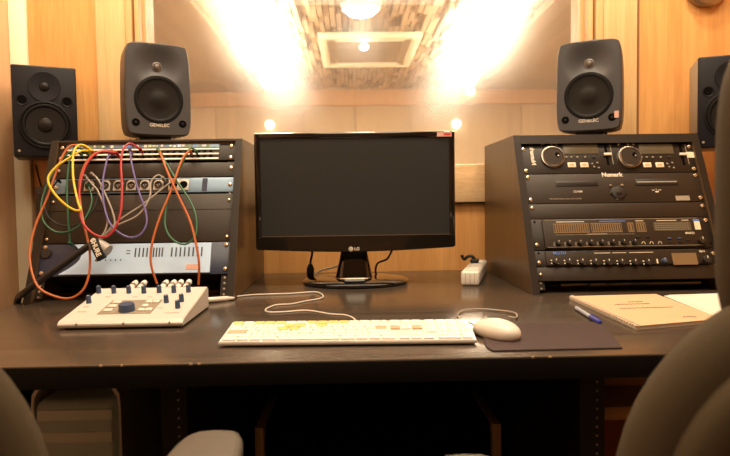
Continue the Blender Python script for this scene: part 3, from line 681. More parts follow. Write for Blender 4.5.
topbox(131, 307, .108, .088, .0012, 'inkg', 'key_field', .0003)
for px, py in ((99, 293), (114, 293), (129, 293), (144, 293), (159.3, 292.5), (174, 292.5), (188.5, 292), (89, 303), (166.4, 302.5), (181.6, 301.5), (177.8, 308)):
    p_ = top(px, py)
    k_ = MB().lathe([(0, 0), (.0055, 0), (.005, .015), (.004, .017), (0, .017)], p_, TN, 16).build('knob', 'knobblue', ct, world=True)
    MB().box(-.0006, .0006, -.0045, -.001, .0168, .0175, mtx=Matrix.Translation(p_)@TR).build('pointer', 'inkw', k_, world=True)
p_ = top(127, 311); MB().lathe([(0, 0), (.0165, 0), (.0160, .013), (.0145, .016), (0, .0165)], p_, TN, 32).build('large_knob', 'knobblue', ct, world=True)
for r_ in range(3):
    for cpx in (-.043, -.031) if False else (-.038,):
        c0 = top(131, 307)
        for xx in (-.038, .030, .045):
            q_ = c0 + Vector((xx, 0, 0)) + (Vector((0, math.cos(sl), math.sin(sl))))*(-.026+r_*.026)
            if xx == .045 and r_ == 1: continue
            MB().box(-.0085 if xx < 0 else -.0065, .0085 if xx < 0 else .0065, -.007, .007, 0, .0045, .001, mtx=Matrix.Translation(q_)@TR).build('button', 'white', ct, world=True)
for px, py, w in ((82, 312, .018), (108, 297, .012), (135, 297, .012), (160, 308, .012), (172, 313, .030), (86, 307, .012), (150, 297, .010)):
    topbox(px, py, w, .0015, .0007, 'inkg', 'marking', 0)
for px in (77, 124, 170):
    q_ = on_y(px, 325.5, Y0); MB().cyl((q_.x, Y0-.0045, DZ+.012), (q_.x, Y0-.001, DZ+.012), .0022, seg=10).build('screw', 'steel', ct, world=True)
for i, px in enumerate((134, 143, 165, 173, 180, 188)):
    q_ = on_y(px, 284, Y1+.03)
    t = thing('audio_plug', 'silver-ringed white plug in the back of the desk controller, number counted from left: '[:58], 'plug', (q_.x, Y1, DZ+.034), group='plugs behind the desk controller')
    t['label'] = ['leftmost white plug behind the desk controller', 'second white plug from left behind the desk controller', 'third white plug from left behind the desk controller', 'fourth white plug from left behind the desk controller', 'fifth white plug from left behind the desk controller', 'rightmost white plug behind the desk controller'][i]
    MB().lathe([(0, 0), (.0075, 0), (.0075, .035), (.006, .045), (0, .046)], (0, .001, .012), (0, .96, .26), 16).build('plug_body', 'white', t)
    MB().lathe([(.0078, .016), (.0083, .018), (.0083, .024), (.0078, .026), (.0075, .02), (.0078, .016)], (0, .001, .012), (0, .96, .26), 16).build('ring', 'steel', t)
    MB().tube([(0, .044, .023), (0, .06, .020), (.005, .075, -.01), (.01, .085, -.030), (.015, .11, -.0305)], .003).build('cord', 'cblack', t)

# ------------------------------------------------------------------ keyboard
K0 = on_z(217.8, 348.0, DZ); K1 = on_z(477.5, 345.4, DZ); ka = math.atan2(K1.y-K0.y, K1.x-K0.x)
kb = thing('computer_keyboard', 'slim white keyboard with coloured key stickers, front centre of the desk', 'keyboard', (K0.x, K0.y, DZ), (0, 0, ka))
KW = (K1-K0).length; KD = .114
tilt = math.radians(6.5)
KM = Matrix.Translation((0, 0, .003))@Matrix.Rotation(tilt, 4, 'X')
MB().box(0, KW, 0, KD, 0, .006, .0025, mtx=KM).build('base', 'alu', kb)
MB().box(.0015, KW-.0015, .0015, KD-.0015, .0061, .0068, mtx=KM).build('deck', 'white', kb)
MB().box(.02, KW-.02, KD-.028, KD-.010, .0, .012, .003).build('rear_foot', 'white', kb)
sx = KW/.43; rowd = .0186; u1 = .0186*sx
rows = [ # (y index from front), widths in key units
 (0, [1.25, 1.05, 1.05, 1.3, 5.3, 1.3, 1.05, 1.05, 1.25, -.25, 1, 1, 1, -.25, 2, 1]),
 (1, [2.3] + [1]*10 + [2.3, -.25, -1, 1, -1, -.25, 1, 1, 1]),
 (2, [1.8] + [1]*11 + [1.8, -.25, -1, -1, -1, -.25, 1, 1, 1, 1]),
 (3, [1.5] + [1]*12 + [1.1, -.25, 1, 1, 1, -.25, 1, 1, 1, 1]),
 (4, [1] + [1]*12 + [1.6, -.25, 1, 1, 1, -.25, 1, 1, 1, 1]),
 (5, [1]*14 + [.6, -.25, 1, 1, 1, -.25, 1, 1, 1, 1])]
allk = []
for ri, ws in rows:
    tot = sum(abs(w) for w in ws); sc_ = (KW-.010)/tot; x = .005
    for w in ws:
        wd = abs(w)*sc_
        if w > 0 and abs(w) >= .3: allk.append((x+.0012, x+wd-.0012, .006+ri*rowd*.93, .006+(ri+1)*rowd*.93-.0026, ri))
        x += wd
for i, (a, b, c, d, ri) in enumerate(allk[:100]):
    m_ = 'key'; u = random.random()
    fx = (a+b)/2/KW
    if ri == 5 and u < .75 and fx < .6: m_ = 'keyy'
    elif ri == 5 and fx > .75 and u < .5: m_ = 'keyg'
    elif ri == 5 and .48 < fx < .55: m_ = 'keyr'
    elif ri in (3, 4) and .15 < fx < .4 and u < .3: m_ = 'keyy'
    elif ri in (2, 3) and u < .10: m_ = 'keyt'
    k_ = MB().box(a, b, c, d, .0069, .0098, .0008, mtx=KM).build('key', m_, kb)
    if m_ == 'key' and (b-a) < .03 and ri > 0: MB().box((a+b)/2-.0022, (a+b)/2+.0022, (c+d)/2-.0018, (c+d)/2+.0018, .0098, .0100, mtx=KM).build('legend', 'label', k_)
rest = MB()
for (a, b, c, d, ri) in allk[100:]: rest.box(a, b, c, d, .0069, .0098, .0008, mtx=KM)
o = rest.build('keys', 'key', kb); o['kind'] = 'stuff'
# keyboard lead with joining plug
ld = thing('keyboard_lead', 'thin white lead snaking from a white joining plug to the keyboard', 'cable', on_z(228, 299, DZ))
z = DZ+.0045
LP = [(228, 298), (250, 295), (290, 293.5), (315, 292), (323, 295.5), (320, 298.5), (306, 301), (291, 304), (276, 305), (266, 309), (268, 312), (283, 312), (307, 310.5), (330, 314), (345, 315), (353, 318), (356, 321.5), (357, 324)]
MB().tube([on_z(a, b, DZ+.0022) for a, b in LP], .0018, 8, 8).build('cord', 'cwhite', ld, world=True)
a = on_z(207.5, 300, DZ+.008); b = on_z(228, 298.5, DZ+.006)
MB().lathe([(0, 0), (.0065, 0), (.0065, .05), (.0045, .058), (.003, .070), (0, .0701)], a, b-a, 16).build('joining_plug', 'white', ld, world=True)

# ------------------------------------------------------------------ mouse, mat, mouse lead
mp = [on_z(px, py, DZ+.002) for px, py in ((480, 324.5), (600, 322), (622.5, 348), (493, 351), (486, 347))]
tag(MB().prism([(p_.x, p_.y) for p_ in mp], DZ+.0003, DZ+.0030, 'xy', .0006).build('mouse_mat', 'pad'), 'plain dark plum mouse mat on the desk right of the keyboard', 'mouse mat')
mc = on_z(496.5, 335.5, DZ+.004)
ms = thing('computer_mouse', 'smooth white oval mouse between the keyboard and the mat', 'mouse', (mc.x, mc.y, DZ+.0032), (0, 0, math.radians(28)))
rings = []; N = 40
for zz, s_ in ((.0, .90), (.003, .97), (.008, 1.0), (.014, .985), (.020, .90), (.025, .75), (.0285, .55), (.0305, .3), (.031, .06)):
    ring = []
    for k in range(N):
        th = 2*PI*k/N; x = .0275*s_*math.copysign(abs(math.cos(th))**.85, math.cos(th)); y = .0525*s_*math.copysign(abs(math.sin(th))**.85, math.sin(th))
        ring.append((x, y, zz*(1-.10*max(0, y/.055))))
    rings.append(ring)
MB().loft(rings).build('shell', 'white', ms, ang=60)
MB().lathe([(0, .003), (.003, .002), (.0036, 0), (0, -.002)], (0, .030, .0272), (0, 0, 1), 14).build('scroll_ball', 'cgrey', ms)
MB().loft([[(.0278*math.cos(2*PI*k/N)*.93, .0528*math.sin(2*PI*k/N)*.93, zz) for k in range(N)] for zz in (-.0001, .0006)]).build('sole', 'cgrey', ms)
ml = thing('mouse_lead', 'thin grey-white lead arching behind the mouse to the keyboard', 'cable', on_z(480, 320, DZ))
MB().tube([on_z(508, 316.5, DZ+.006), on_z(516, 317.5, DZ+.005), on_z(515, 313, DZ+.005), on_z(500, 310.5, DZ+.004), on_z(480, 309, DZ+.004), on_z(463, 310.5, DZ+.004), on_z(457.5, 315, DZ+.004), on_z(463, 320, DZ+.006), on_z(474, 325, DZ+.006), on_z(476, 331, DZ+.006)], .0017, 8, 8).build('cord', 'cgrey', ml, world=True)
MB().box(-.006, .006, -.010, .010, 0, .006, .001, mtx=Matrix.Translation(on_z(474.5, 332, DZ+.003))).build('plug', 'white', ml, world=True)

# ------------------------------------------------------------------ notebook, paper, pen
nc = [on_z(*p_, DZ+.004) for p_ in ((569.5, 298), (656, 295.8), (722, 321), (636.5, 328.5))]
nb = thing('spiral_notebook', 'buff-covered spiral notebook with handwriting, right side of the desk', 'notebook', (nc[0].x, nc[0].y, DZ))
def poly(pts, z0, z1, bev=0): return MB().prism([(p_.x, p_.y) for p_ in pts], z0, z1, 'xy', bev)
cc = sum(nc, Vector())/4
poly([cc+(p_-cc)*.985 for p_ in nc], DZ+.0005, DZ+.0075).build('pages', 'paperw', nb, world=True)
poly(nc, DZ+.0078, DZ+.0086).build('cover', 'paper', nb, world=True)
e = (nc[3]-nc[0]); ed = e.normalized(); side = Vector((-ed.y, ed.x, 0)); side = side if (nc[1]-nc[0]).dot(side) > 0 else -side
for k in range(30):
    c_ = nc[0]+e*((k+.5)/30); P = []
    for j in range(9):
        th = j/8*2*PI; P.append(Vector((c_.x, c_.y, DZ+.0055)) + side*(.004+.0055*math.cos(th))*1 + Vector((0, 0, .0052*math.sin(th))))
    MB().tube(P, .0013, 5, 2, False).build('spiral_ring', 'inkw', nb, world=True)
def scrib(t, c, dirx, diry, n, step, amp):
    P = []
    for k in range(n): P.append(c + dirx*(k*step) + diry*(amp*math.sin(k*2.1)*random.uniform(.4, 1)) )
    return P
dx_ = (nc[1]-nc[0]).normalized(); dy_ = Vector((-dx_.y, dx_.x, 0))
for (px, py, n, st_, am) in ((615, 304.5, 26, .0032, .004), (620, 308.5, 30, .004, .003), (683, 317, 10, .003, .005), (628, 302, 12, .003, .003)):
    c_ = on_z(px, py, DZ+.0089); c_.z = DZ+.0089
    MB().tube(scrib(t, c_, dx_, dy_, n, st_, am), .0007, 5, 3).build('handwriting', 'cblack', nb, world=True)
pc = [on_z(*p_, DZ+.002) for p_ in ((664, 296), (760, 293), (800, 318), (722, 319.5))]
pt = thing('loose_papers', 'white sheets lying behind the notebook at the right', 'paper', (pc[0].x, pc[0].y, DZ))
poly(pc, DZ+.0003, DZ+.0030).build('sheet', 'paperw', pt, world=True)
poly([p_+Vector((.012, .004, 0)) for p_ in pc], DZ+.0032, DZ+.0040).build('sheet', 'paperw', pt, world=True)
a = on_z(576.5, 308, DZ+.006); b = on_z(601, 323, DZ+.006); d = (b-a)
pn = thing('ballpoint_pen', 'blue ballpoint pen lying left of the spiral notebook', 'pen', a)
MB().cyl(a, a+d*.62, .0042, seg=14).build('barrel', 'penc', pn, world=True)
MB().cyl(a+d*.05, a+d*.6, .0044, seg=14).build('grip', 'pen', pn, world=True) if False else None
MB().lathe([(0, 0), (.005, 0), (.005, d.length*.33), (.0035, d.length*.36), (0, d.length*.36)], a+d*.62, d, 14).build('cap', 'pen', pn, world=True)
MB().cyl(a-d*.06, a, .0012, .0035, seg=10).build('tip', 'steel', pn, world=True)
sd = Vector((-d.y, d.x, 0)).normalized()
MB().box(-.001, .001, 0, d.length*.3, .0045, .0065, mtx=Matrix.Translation(a+d*.64)@Matrix.Rotation(math.atan2(d.y, d.x)-PI/2, 4, 'Z')).build('clip', 'pen', pn, world=True)

# ------------------------------------------------------------------ power strip
a = Vector((.338, 1.762, DZ)); b = Vector((.432, 2.085, DZ)); d = b-a; ang = math.atan2(d.y, d.x)-PI/2
ps = thing('power_strip', 'white power strip lying against the right rack, receding to the wall', 'power strip', a, (0, 0, ang))
Lp = d.length
MB().box(-.026, .026, 0, Lp, .0, .041, .007, 3).build('case', 'white', ps)
MB().box(-.020, .020, .02, Lp-.02, .0412, .043, .003).build('top_plate', 'white', ps)
for k in range(4):
    yy = .05+k*.075
    so = MB().lathe([(.017, 0), (.017, .0015), (.0155, .002), (.0155, .0005), (0, .0003)], (0, yy, .043), (0, 0, 1), 24).build('socket', 'white', ps)
    MB().cyl((-.009, yy, .0434), (-.009, yy, .0437), .0025, seg=10).cyl((.009, yy, .0434), (.009, yy, .0437), .0025, seg=10).build('pin_hole', 'dark', so)
for xx in (-.013, 0, .013): MB().box(xx-.0005, xx+.0005, -.0006, .001, .006, .036).build('seam', 'inkg', ps)
pl = thing('mains_plug', 'black mains plug with bent lead in the white power strip', 'plug', (.390, 1.955, DZ+.045), (0, 0, ang))
MB().box(-.013, .013, -.016, .016, .0, .012, .004, 3).build('plug_body', 'cblack', pl)
MB().tube([(0, .0, .010), (-.008, -.002, .020), (-.020, -.004, .020), (-.030, -.004, .012), (-.036, 0, .014), (-.040, .0, .024)], .005, 10).build('cord', 'cblack', pl)

# ------------------------------------------------------------------ monitor
MY = 1.80
a = on_y(254, 132.5, MY); b = on_y(455, 131.5, MY); c = on_y(455.5, 249, MY); d = on_y(255.5, 250.5, MY)
mx0, mx1 = (a.x+d.x)/2, (b.x+c.x)/2; mz1, mz0 = (a.z+b.z)/2, (c.z+d.z)/2
mn = thing('computer_monitor', 'wide glossy black monitor switched off, centre of the desk', 'monitor', ((mx0+mx1)/2, 1.86, DZ))
W = mx1-mx0; cxm = (mx0+mx1)/2; bw = .017; bb = .036
def arc_bottom(x0, x1, z, sag, n=16):
    return [(x0+(x1-x0)*k/n, z-sag*math.sin(PI*k/n)) for k in range(n+1)]
bz = MB()
bz.box(mx0, mx0+bw, MY, MY+.045, mz0+bb, mz1, .004); bz.box(mx1-bw, mx1, MY, MY+.045, mz0+bb, mz1, .004)
bz.box(mx0+bw-.003, mx1-bw+.003, MY, MY+.045, mz1-bw, mz1, .004)
lower = arc_bottom(mx0, mx1, mz0+.004, .010)+[(mx1, mz0+bb+.004), (mx0, mz0+bb+.004)]
bz.prism(lower, MY, MY+.045, 'xz', .003)
bz.build('bezel', 'gloss', mn, world=True)
MB().box(mx0+bw-.002, mx1-bw+.002, MY+.004, MY+.008, mz0+bb-.002, mz1-bw+.002).build('screen', 'screen', mn, world=True)
MB().box(mx0+bw-.002, mx1-bw+.002, MY+.0015, MY+.004, mz0+bb+.004, mz0+bb+.0055).build('bezel_line', 'brushed', mn, world=True)
MB().box(mx0+.01, mx1-.01, MY+.0085, MY+.05, mz0+.012, mz1-.006, .01).box(cxm-.16, cxm+.16, MY+.045, MY+.075, mz0+.06, mz1-.07, .015).build('back_shell', 'blackp', mn, world=True)
lx = on_y(352, 249, MY)
MB().lathe([(0, 0), (.0068, 0), (.0066, .0008), (0, .0009)], (lx.x-.003, MY-.0001, lx.z), (0, -1, 0), 28).build('logo_disc', 'inkw', mn, world=True)
MB().tube([(lx.x-.003, MY-.0012, lx.z+.004), (lx.x-.0065, MY-.0012, lx.z+.001), (lx.x-.0062, MY-.0012, lx.z-.003), (lx.x-.002, MY-.0012, lx.z-.004), (lx.x+.0012, MY-.0012, lx.z-.0005), (lx.x-.001, MY-.0012, lx.z-.0005)], .0004, 6, 4).build('logo_line', 'inkd', mn, world=True)
tx = text('LG', .0125, 'inkw', 'lettering', mn, (0, 0, 0), bold=.0004); tx.location = WM[mn].inverted()@Vector((lx.x+.0065, MY-.0004, lx.z))
a = on_y(437, 134.5, MY-.001); 
s1 = MB().box(a.x, a.x+.042, MY-.0010, MY-.0002, mz1-.0155, mz1-.0035).build('sticker', 'sticker', mn, world=True)
MB().box(a.x+.019, a.x+.040, MY-.0014, MY-.0011, mz1-.0125, mz1-.0065).build('sticker_print', 'stickerr', s1, world=True)
bc = (on_y(355.5, 282, 1.86).x)
def ell(cx, cy, rx, ry, z, n=48): return [(cx+rx*math.cos(2*PI*k/n), cy+ry*math.sin(2*PI*k/n), z) for k in range(n)]
MB().loft([ell(bc, 1.865, .150, .128, DZ), ell(bc, 1.865, .157, .135, DZ+.003), ell(bc, 1.865, .158, .136, DZ+.009), ell(bc, 1.865, .152, .130, DZ+.014), ell(bc, 1.865, .10, .08, DZ+.018), ell(bc, 1.865, .03, .03, DZ+.019)]).build('stand_base', 'gloss', mn, world=True, ang=50)
def rr(cx, cy, rx, ry, z, n=32, e=.5): return [(cx+rx*math.copysign(abs(math.cos(2*PI*k/n))**e, math.cos(2*PI*k/n)), cy+ry*math.copysign(abs(math.sin(2*PI*k/n))**e, math.sin(2*PI*k/n)), z) for k in range(n)]
nk = MB().loft([rr(bc-.004, 1.865, .056, .040, DZ+.015), rr(bc-.004, 1.865, .053, .036, DZ+.030), rr(bc-.003, 1.872, .043, .028, DZ+.075), rr(bc-.003, 1.885, .034, .020, DZ+.135)]).build('stand_neck', 'gloss', mn, world=True, ang=50)
MB().loft([rr(bc-.004, 1.865, .056, .044, DZ+.015), rr(bc-.004, 1.865, .0575, .0455, DZ+.017), rr(bc-.004, 1.865, .056, .044, DZ+.020)]).build('neck_ring', 'brushed', nk, world=True)
MB().box(bc-.05, bc+.05, MY+.05, MY+.12, mz0+.05, mz0+.12, .01).build('hinge', 'blackp', mn, world=True)
# cables behind the monitor
t = thing('video_cable', 'black video cable hanging below the monitor left with a bulky ferrite', 'cable', on_y(310.5, 262, 1.93))
MB().tube([on_y(313, 240, 1.93), on_y(312, 255, 1.93), on_y(310.5, 262, 1.93), on_y(311, 272, 1.93), on_y(312, 277, 1.94)], .0035).build('cord', 'cblack', t, world=True)
a = on_y(310.5, 279, 1.93); b = on_y(310.5, 262, 1.93)
MB().lathe([(0, 0), (.006, .002), (.011, .010), (.012, .030), (.008, .042), (.004, .048), (0, .048)], a+Vector((0, 0, 0)), b-a, 16).build('ferrite', 'cblack', t, world=True)
t = thing('power_lead', 'black lead curling down right of the monitor neck', 'cable', on_y(378, 265, 1.93))
MB().tube([on_y(392, 250, 1.93), on_y(387, 259, 1.93), on_y(378, 263, 1.93), on_y(375.5, 271, 1.93), on_y(378, 277, 1.93)], .0032).build('cord', 'cblack', t, world=True)
t = thing('grey_lead', 'grey lead curving down from behind the monitor neck, left side', 'cable', on_y(325, 270, 2.0))
MB().tube([on_y(345, 262, 1.98), on_y(335, 267, 2.0), on_y(324, 269.5, 2.02), on_y(318, 272, 2.03), on_y(314, 275, 2.03)], .0028).build('cord', 'cgrey', t, world=True)

# ------------------------------------------------------------------ grey monitor speakers
def nearfield(loc, rz, label, sticker=False):
    t = thing('studio_speaker', label, 'speaker', loc, (0, 0, rz), 'grey studio speakers on the racks')
    a, b = .0935, .1355; z0 = .019+b; NU, NVv = 40, 56
    def shape(u, v):
        return a*u*(1-.035*v*v-.07*abs(v)**9 + .015*(-v)), b*v*(1-.02*u*u-.045*abs(u)**9)
    def dish(x, z):
        d1 = math.hypot(x, z-.068); y = 0
        if d1 < .078: y += .019*(0.5+0.5*math.cos(PI*d1/.078))
        d2 = math.hypot(x, z+.030)
        if d2 < .072: y -= .0
        return y
    bm_ = MB(); bb_ = bmesh.new(); G = []
    for j in range(NVv+1):
        row = []
        for i in range(NU+1):
            u = -1+2*i/NU; v = -1+2*j/NVv; x, z = shape(u*.95, v*.965)
            row.append(bb_.verts.new((x, dish(x, z), z0+z)))
        G.append(row)
    for j in range(NVv):
        for i in range(NU): bb_.faces.new((G[j][i], G[j][i+1], G[j+1][i+1], G[j+1][i]))
    border = [(-1+2*i/NU, -1) for i in range(NU)]+[(1, -1+2*j/NVv) for j in range(NVv)]+[(1-2*i/NU, 1) for i in range(NU)]+[(-1, 1-2*j/NVv) for j in range(NVv)]
    bv = [G[0][i] for i in range(NU)]+[G[j][NU] for j in range(NVv)]+[G[NVv][NU-i] for i in range(NU)]+[G[NVv-j][0] for j in range(NVv)]
    prev = bv
    for s_, yy in ((.975, .002), (.993, .006), (1.0, .014), (1.0, .06), (.985, .11), (.94, .145), (.86, .165), (.7, .175)):
        cur = []
        for (u, v) in border:
            x, z = shape(u, v); cur.append(bb_.verts.new((x*s_, yy, z0+z*s_)))
        for k in range(len(cur)):
            k2 = (k+1) % len(cur); bb_.faces.new((prev[k], prev[k2], cur[k2], cur[k]))
        prev = cur
    bb_.faces.new(prev); bmesh.ops.recalc_face_normals(bb_, faces=bb_.faces)
    bm_._add(bb_); bm_.build('cabinet', 'grey', t, ang=50)
    wz = z0-.030
    w_ = MB().lathe([(.070, .0), (.0697, .001), (.0675, .0015), (.0665, .0012)], (0, .0, wz), (0, -1, 0), 48).build('woofer_trim', 'surround', t)
    MB().lathe([(.070, .0012), (.064, .0035), (.058, .0012), (.055, .0008), (.020, .0012), (.018, .0016), (0, .002)], (0, -.0008, wz), (0, -1, 0), 48).build('woofer', 'cone', t) if False else None
    w2 = MB().lathe([(.0665, .0014), (.065, .0030), (.061, .0032), (.058, .0022), (.056, .0012)], (0, 0, wz), (0, -1, 0), 48).build('surround', 'surround', t)
    MB().lathe([(.0565, .0014), (.050, .0006), (.035, .0002), (.026, .0004), (.022, .0012), (.012, .0030), (0, .0036)], (0, 0, wz), (0, -1, 0), 48).build('woofer_cone', 'cone', t)
    MB().lathe([(.0145, -.0190), (.0140, -.0155), (.011, -.015), (.0098, -.0165), (.007, -.0125), (0, -.0108)], (0, 0, z0+.068), (0, -1, 0), 28).build('tweeter', 'dome', t)
    for sx_ in (-1, 1):
        r_ = MB().lathe([(.0095, 0), (.0115, .0006), (.0115, -.001)], (sx_*.066, 0, z0-.098), (0, -1, 0), 20).build('indent_rim', 'surround', t)
        MB().lathe([(0, .0004), (.0100, .0005), (.0100, 0)], (sx_*.066, 0, z0-.098), (0, -1, 0), 20).build('indent', 'dark', r_)
        MB().lathe([(0, .003), (.004, .002), (.0045, .0005)], (sx_*.066, -.0002, z0-.098), (0, -1, 0), 12).build('knob', 'cone', r_)
    text('GENELEC', .0135, 'inkw', 'lettering', t, (0, -.0004, z0-.104), align='CENTER', bold=.0002)
    if sticker:
        MB().box(.0, .012, -.012, .012, -.0135, .0135).build('sticker', 'inkw', t, loc=(.0925, .035, z0-.100), rot=(0, 0, 0)) if False else None
        MB().box(.072, .084, -.0012, -.0002, z0-.100, z0-.080).build('sticker', 'sticker', t)
    MB().box(-.062, .062, .02, .145, .0, .007, .003).build('stand_plate', 'cblack', t)
    MB().lathe([(0, 0), (.012, 0), (.012, .02), (0, .02)], (-.035, .08, .006), (0, 0, 1), 12).lathe([(0, 0), (.012, 0), (.012, .02), (0, .02)], (.035, .08, .006), (0, 0, 1), 12).box(-.04, .04, .03, .13, .007, .021, .004).build('stand_neck', 'cblack', t)
    return t
TZ = DZ+RH
pL = on_y(160, 136, 1.86); pR = on_y(589, 132, 1.86)
nearfield((pL.x, 1.86, TZ), math.radians(27), 'grey rounded studio speaker on the left rack')
nearfield((pR.x, 1.865, TZ), math.radians(-27), 'grey rounded studio speaker on the right rack with a side sticker', True)

# ------------------------------------------------------------------ black boxy speakers on wall brackets
def boxy(loc, rz, label, emblem, reach):
    t = thing('bookshelf_speaker', label, 'speaker', loc, (0, 0, rz), 'black box speakers by the wall')
    w, hh, dp = .0895, .279, .17
    MB().box(-w, w, 0.006, dp, 0, hh, .004).build('cabinet', 'panel' if not emblem else 'inkg', t)  # emblem speaker gets a paler cabinet to imitate its lit side
    MB().box(-w, w, -.012, .0055, 0, hh, .005, 3).build('baffle', 'yam', t)
    wz, tz = .098, .215
    wf = MB().lathe([(.0735, 0), (.073, .004), (.069, .005), (.066, .002)], (0, -.012, wz), (0, -1, 0), 48).build('woofer_trim', 'surround', t)
    MB().lathe([(.066, .002), (.063, .005), (.058, .005), (.054, .001)], (0, -.012, wz), (0, -1, 0), 48).build('surround', 'surround', wf)
    MB().lathe([(.054, .0012), (.04, .0006), (.022, .0003), (.019, .004), (.010, .007), (0, .008)], (0, -.012, wz), (0, -1, 0), 48).build('woofer_cone', 'cone', wf)
    tw = MB().lathe([(.046, 0), (.045, .003), (.034, .0022), (.020, .0008), (.014, .0006)], (0, -.012, tz), (0, -1, 0), 40).build('waveguide', 'yam', t)
    MB().lathe([(.014, .0006), (.012, .004), (.006, .0065), (0, .0075)], (0, -.012, tz), (0, -1, 0), 24).build('tweeter', 'cone' if not emblem else 'yam', tw)
    if emblem:
        MB().lathe([(.0155, 0), (.0155, .001), (.0132, .001), (.0132, 0), (.0155, 0)], (0, -.0195, tz), (0, -1, 0), 28).build('emblem_ring', 'inkw', tw)
        e_ = MB()
        for th in (90, 210, 330):
            d_ = Vector((math.cos(math.radians(th)), 0, math.sin(math.radians(th))))
            e_.cyl(Vector((0, -.0202, tz)), Vector((0, -.0202, tz))+d_*.012, .0010, seg=8)
        e_.build('emblem_strokes', 'inkw', tw)
    for sx_ in (-1, 1):
        po = MB().lathe([(.0165, 0), (.0165, .0012), (.0145, .0014), (.0125, .0004)], (sx_*.062, -.012, .172), (0, -1, 0), 24).build('port', 'surround', t)
        MB().lathe([(.0130, .0004), (0, .0004)], (sx_*.062, -.012, .172), (0, -1, 0), 24).build('port_hole', 'dark', po)
    MB().lathe([(.004, .002), (0, .0025), (.004, 0)], (-.074, -.012, .018), (0, -1, 0), 10).build('indicator', 'inkg', t)
    MB().box(-.03, .03, dp+.0005, dp+.012, .08, .20, .003).box(-.012, .012, dp+.012, reach, .12, .15).build('wall_bracket', 'blackm', t)
    return t
p = on_y(47, 158, 1.98)
boxy((p.x, 1.98, p.z+.002), math.radians(24), 'black box speaker with two ports beside the cream trim, left', False, .191)
p = on_y(729, 147.5, 1.90)
boxy((p.x+.002, 1.90, p.z), math.radians(-21), 'black box speaker with round emblem at the right edge', True, .275)
# dark cabinet in the left corner behind the cords, and its thin lead
a = on_y(34, 187, 2.0); 
cbn = thing('corner_cabinet', 'dark low cabinet in the left corner behind the rack', 'cabinet', (-.93, 2.05, 0))
xx0 = on_y(35, 200, 1.98).x
MB().box(xx0, -.845, 1.98, 2.13, 0, a.z, .003).build('body', 'deskedge', cbn, world=True)
MB().box(xx0+.01, -.855, 1.972, 1.9795, .04, a.z-.02, .002).build('door', 'blackm', cbn, world=True)
tag(MB().tube([on_y(36, 165, 2.158), on_y(38, 175, 2.158), on_y(41, 186, 2.158), on_y(43, 195, 2.158)], .0025).build('thin_cable', 'cblack'), 'thin dark cable on the wood beside the cream trim', 'cable')

# ------------------------------------------------------------------ chairs
def chair(cx, yb, label, zc, hh, arm=(.30, .015), head=False, hw=.25, face_dir=1, n=2.5, group='olive office chairs'):
    rz = 0 if face_dir > 0 else PI
    t = thing('office_chair', label, 'chair', (cx, yb+.25*face_dir, 0), (0, 0, rz), group)
    yo = -.25
    def se(hw, hh, zc, y, N=56, bow=0):
        ring = []
        for k in range(N):
            th = 2*PI*k/N; c_, s_ = math.cos(th), math.sin(th)
            x = hw*math.copysign(abs(c_)**(2/n), c_); z = zc+hh*math.copysign(abs(s_)**(2/n), s_)
            ring.append((x, y+bow*(x/hw)**2 if hw > 1e-3 else y, z))
        return ring
    bw_ = .03 if face_dir > 0 else 0
    rings = [se(hw*s_, hh*s_, zc, yo+y_, bow=bw_) for s_, y_ in ((.02, -.035), (.80, -.034), (.92, -.028), (.98, -.014), (1, .0), (.99, .018), (.95, .032), (.85, .042), (.6, .048), (.02, .05))]
    MB().loft(rings).build('backrest', 'fabric', t, ang=60)
    rings = [se(hw*.90*s_, hh*.88*s_, zc-.005, yo+y_, bow=bw_) for s_, y_ in ((.02, -.060), (.90, -.058), (.97, -.052), (1, -.040), (1, -.030))]
    MB().loft(rings).build('back_shell', 'fabric', t, ang=60)
    if head:
        n = 4.0
        rings = [se(.150*s_, .175*s_, 1.0, yo+y_) for s_, y_ in ((.02, .0), (.85, .001), (.94, .006), (.99, .016), (1, .03), (.98, .046), (.92, .056), (.8, .062), (.02, .066))]
        MB().loft(rings).build('headrest', 'fabric', t, ang=60)
    MB().box(-.24, .24, -.19, .27, .40, .48, .035, 4).build('seat', 'fabric', t)
    MB().box(-.035, .035, -.30, -.05, .375, .395, .004).box(-.035, .035, -.318, -.3005, .375, zc-.05, .006).build('back_bracket', 'blackp', t)
    for s_ in (-1, 1):
        ar = MB().tube([(s_*.24, .0, .388), (s_*.31, .0, .39), (s_*.315, -.0, .50), (s_*arm[0], arm[1], .672)], .014, 10).build('armrest', 'blackp', t)
        N = 24; rg = []
        for z_, sc2 in ((.672, .9), (.680, 1), (.692, 1), (.698, .93), (.7005, .75)):
            rg.append([(s_*arm[0]+.045*sc2*math.copysign(abs(math.cos(2*PI*k/N))**.5, math.cos(2*PI*k/N)), arm[1]+.13*(sc2*.25+.75)*math.copysign(abs(math.sin(2*PI*k/N))**.6, math.sin(2*PI*k/N)), z_) for k in range(N)])
        MB().loft(rg).build('arm_pad', 'armpad', ar, ang=50)
    MB().cyl((0, 0, .10), (0, 0, .375), .03).lathe([(0, .375), (.09, .385), (.09, .399), (0, .399)], (0, 0, 0), (0, 0, 1)).build('column', 'blackp', t)
    for k in range(5):
        th = 2*PI*k/5+.3; d_ = Vector((math.cos(th), math.sin(th), 0))
        lg = MB().tube([d_*.02+Vector((0, 0, .115)), d_*.15+Vector((0, 0, .10)), d_*.28+Vector((0, 0, .075))], .018, 8).build('leg', 'blackp', t)
        n_ = Vector((-d_.y, d_.x, 0)); c_ = d_*.28+Vector((0, 0, .028))
        MB().cyl(c_-n_*.022, c_-n_*.004, .028).cyl(c_+n_*.004, c_+n_*.022, .028).cyl(c_, c_+Vector((0, 0, .04)), .007).build('caster', 'blackp', lg)
    return t
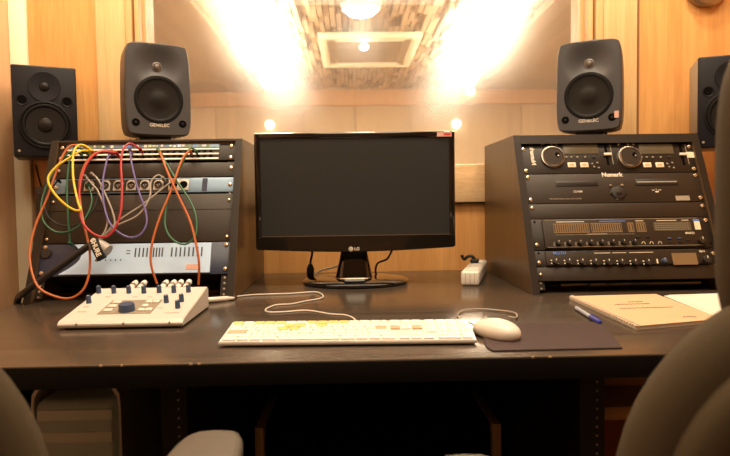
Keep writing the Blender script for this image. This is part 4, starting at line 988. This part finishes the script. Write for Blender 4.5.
chair(.504, .56, 'high-backed olive fabric office chair at the lower right in front of desk', .683, .25, (.374, -.215), True, n=2.2)
chair(-.538, .56, 'olive office chair at lower left, its grey armrest below the silver controller', .695, .25, (.358, -.12), n=2.15)

# ------------------------------------------------------------------ light
def area(name, loc, rot, sx_, sy_, e, col):
    l = bpy.data.lights.new(name, 'AREA'); l.shape = 'RECTANGLE'; l.size = sx_; l.size_y = sy_; l.energy = e; l.color = col
    o = bpy.data.objects.new(name, l); C.objects.link(o); o.location = loc; o.rotation_euler = rot; return o
def spot(name, loc, target, e, col, ang=60, blend=.8, r=.05):
    l = bpy.data.lights.new(name, 'SPOT'); l.energy = e; l.color = col; l.spot_size = math.radians(ang); l.spot_blend = blend; l.shadow_soft_size = r
    o = bpy.data.objects.new(name, l); C.objects.link(o); o.location = loc
    o.rotation_euler = (Vector(target)-Vector(loc)).to_track_quat('-Z', 'Y').to_euler(); return o
WARM = (1, .79, .55)
area('unseen_ceiling_light', (.1, .2, ZC-.03), (0, 0, 0), 1.2, 1.2, 17, WARM)  # unseen area light added to fill the room from the rear, no fixture
area('unseen_ceiling_light', (.1, 1.35, ZC-.03), (0, 0, 0), 1.8, .4, 26, WARM)  # unseen area light added above the desk, no fixture
spot('unseen_downlight', (-.78, 1.84, ZC-.05), (-.78, 2.16, 1.6), 26, WARM, 85)
spot('unseen_downlight', (.92, 1.84, ZC-.05), (.92, 2.16, 1.6), 26, WARM, 85)
spot('unseen_downlight', (-1.02, 1.5, ZC-.05), (-1.10, 2.16, 1.3), 9, WARM, 90)  # extra unseen spot added to brighten the left wall and trim
spot('unseen_downlight', (1.35, 1.5, ZC-.05), (1.25, 2.16, 1.3), 12, WARM, 90)  # unseen spot added as a washer for the right wall
w = bpy.data.worlds.new('world'); sc.world = w; w.use_nodes = True
w.node_tree.nodes['Background'].inputs['Color'].default_value = (.05, .035, .02, 1); w.node_tree.nodes['Background'].inputs['Strength'].default_value = .7
sc.view_settings.view_transform = 'Standard'; sc.view_settings.look = 'None'; sc.view_settings.gamma = 1; sc.view_settings.use_curve_mapping = False
sc.view_settings.exposure = 0.75
sc.cycles.use_denoising = True; sc.cycles.max_bounces = 8; sc.cycles.sample_clamp_indirect = 4
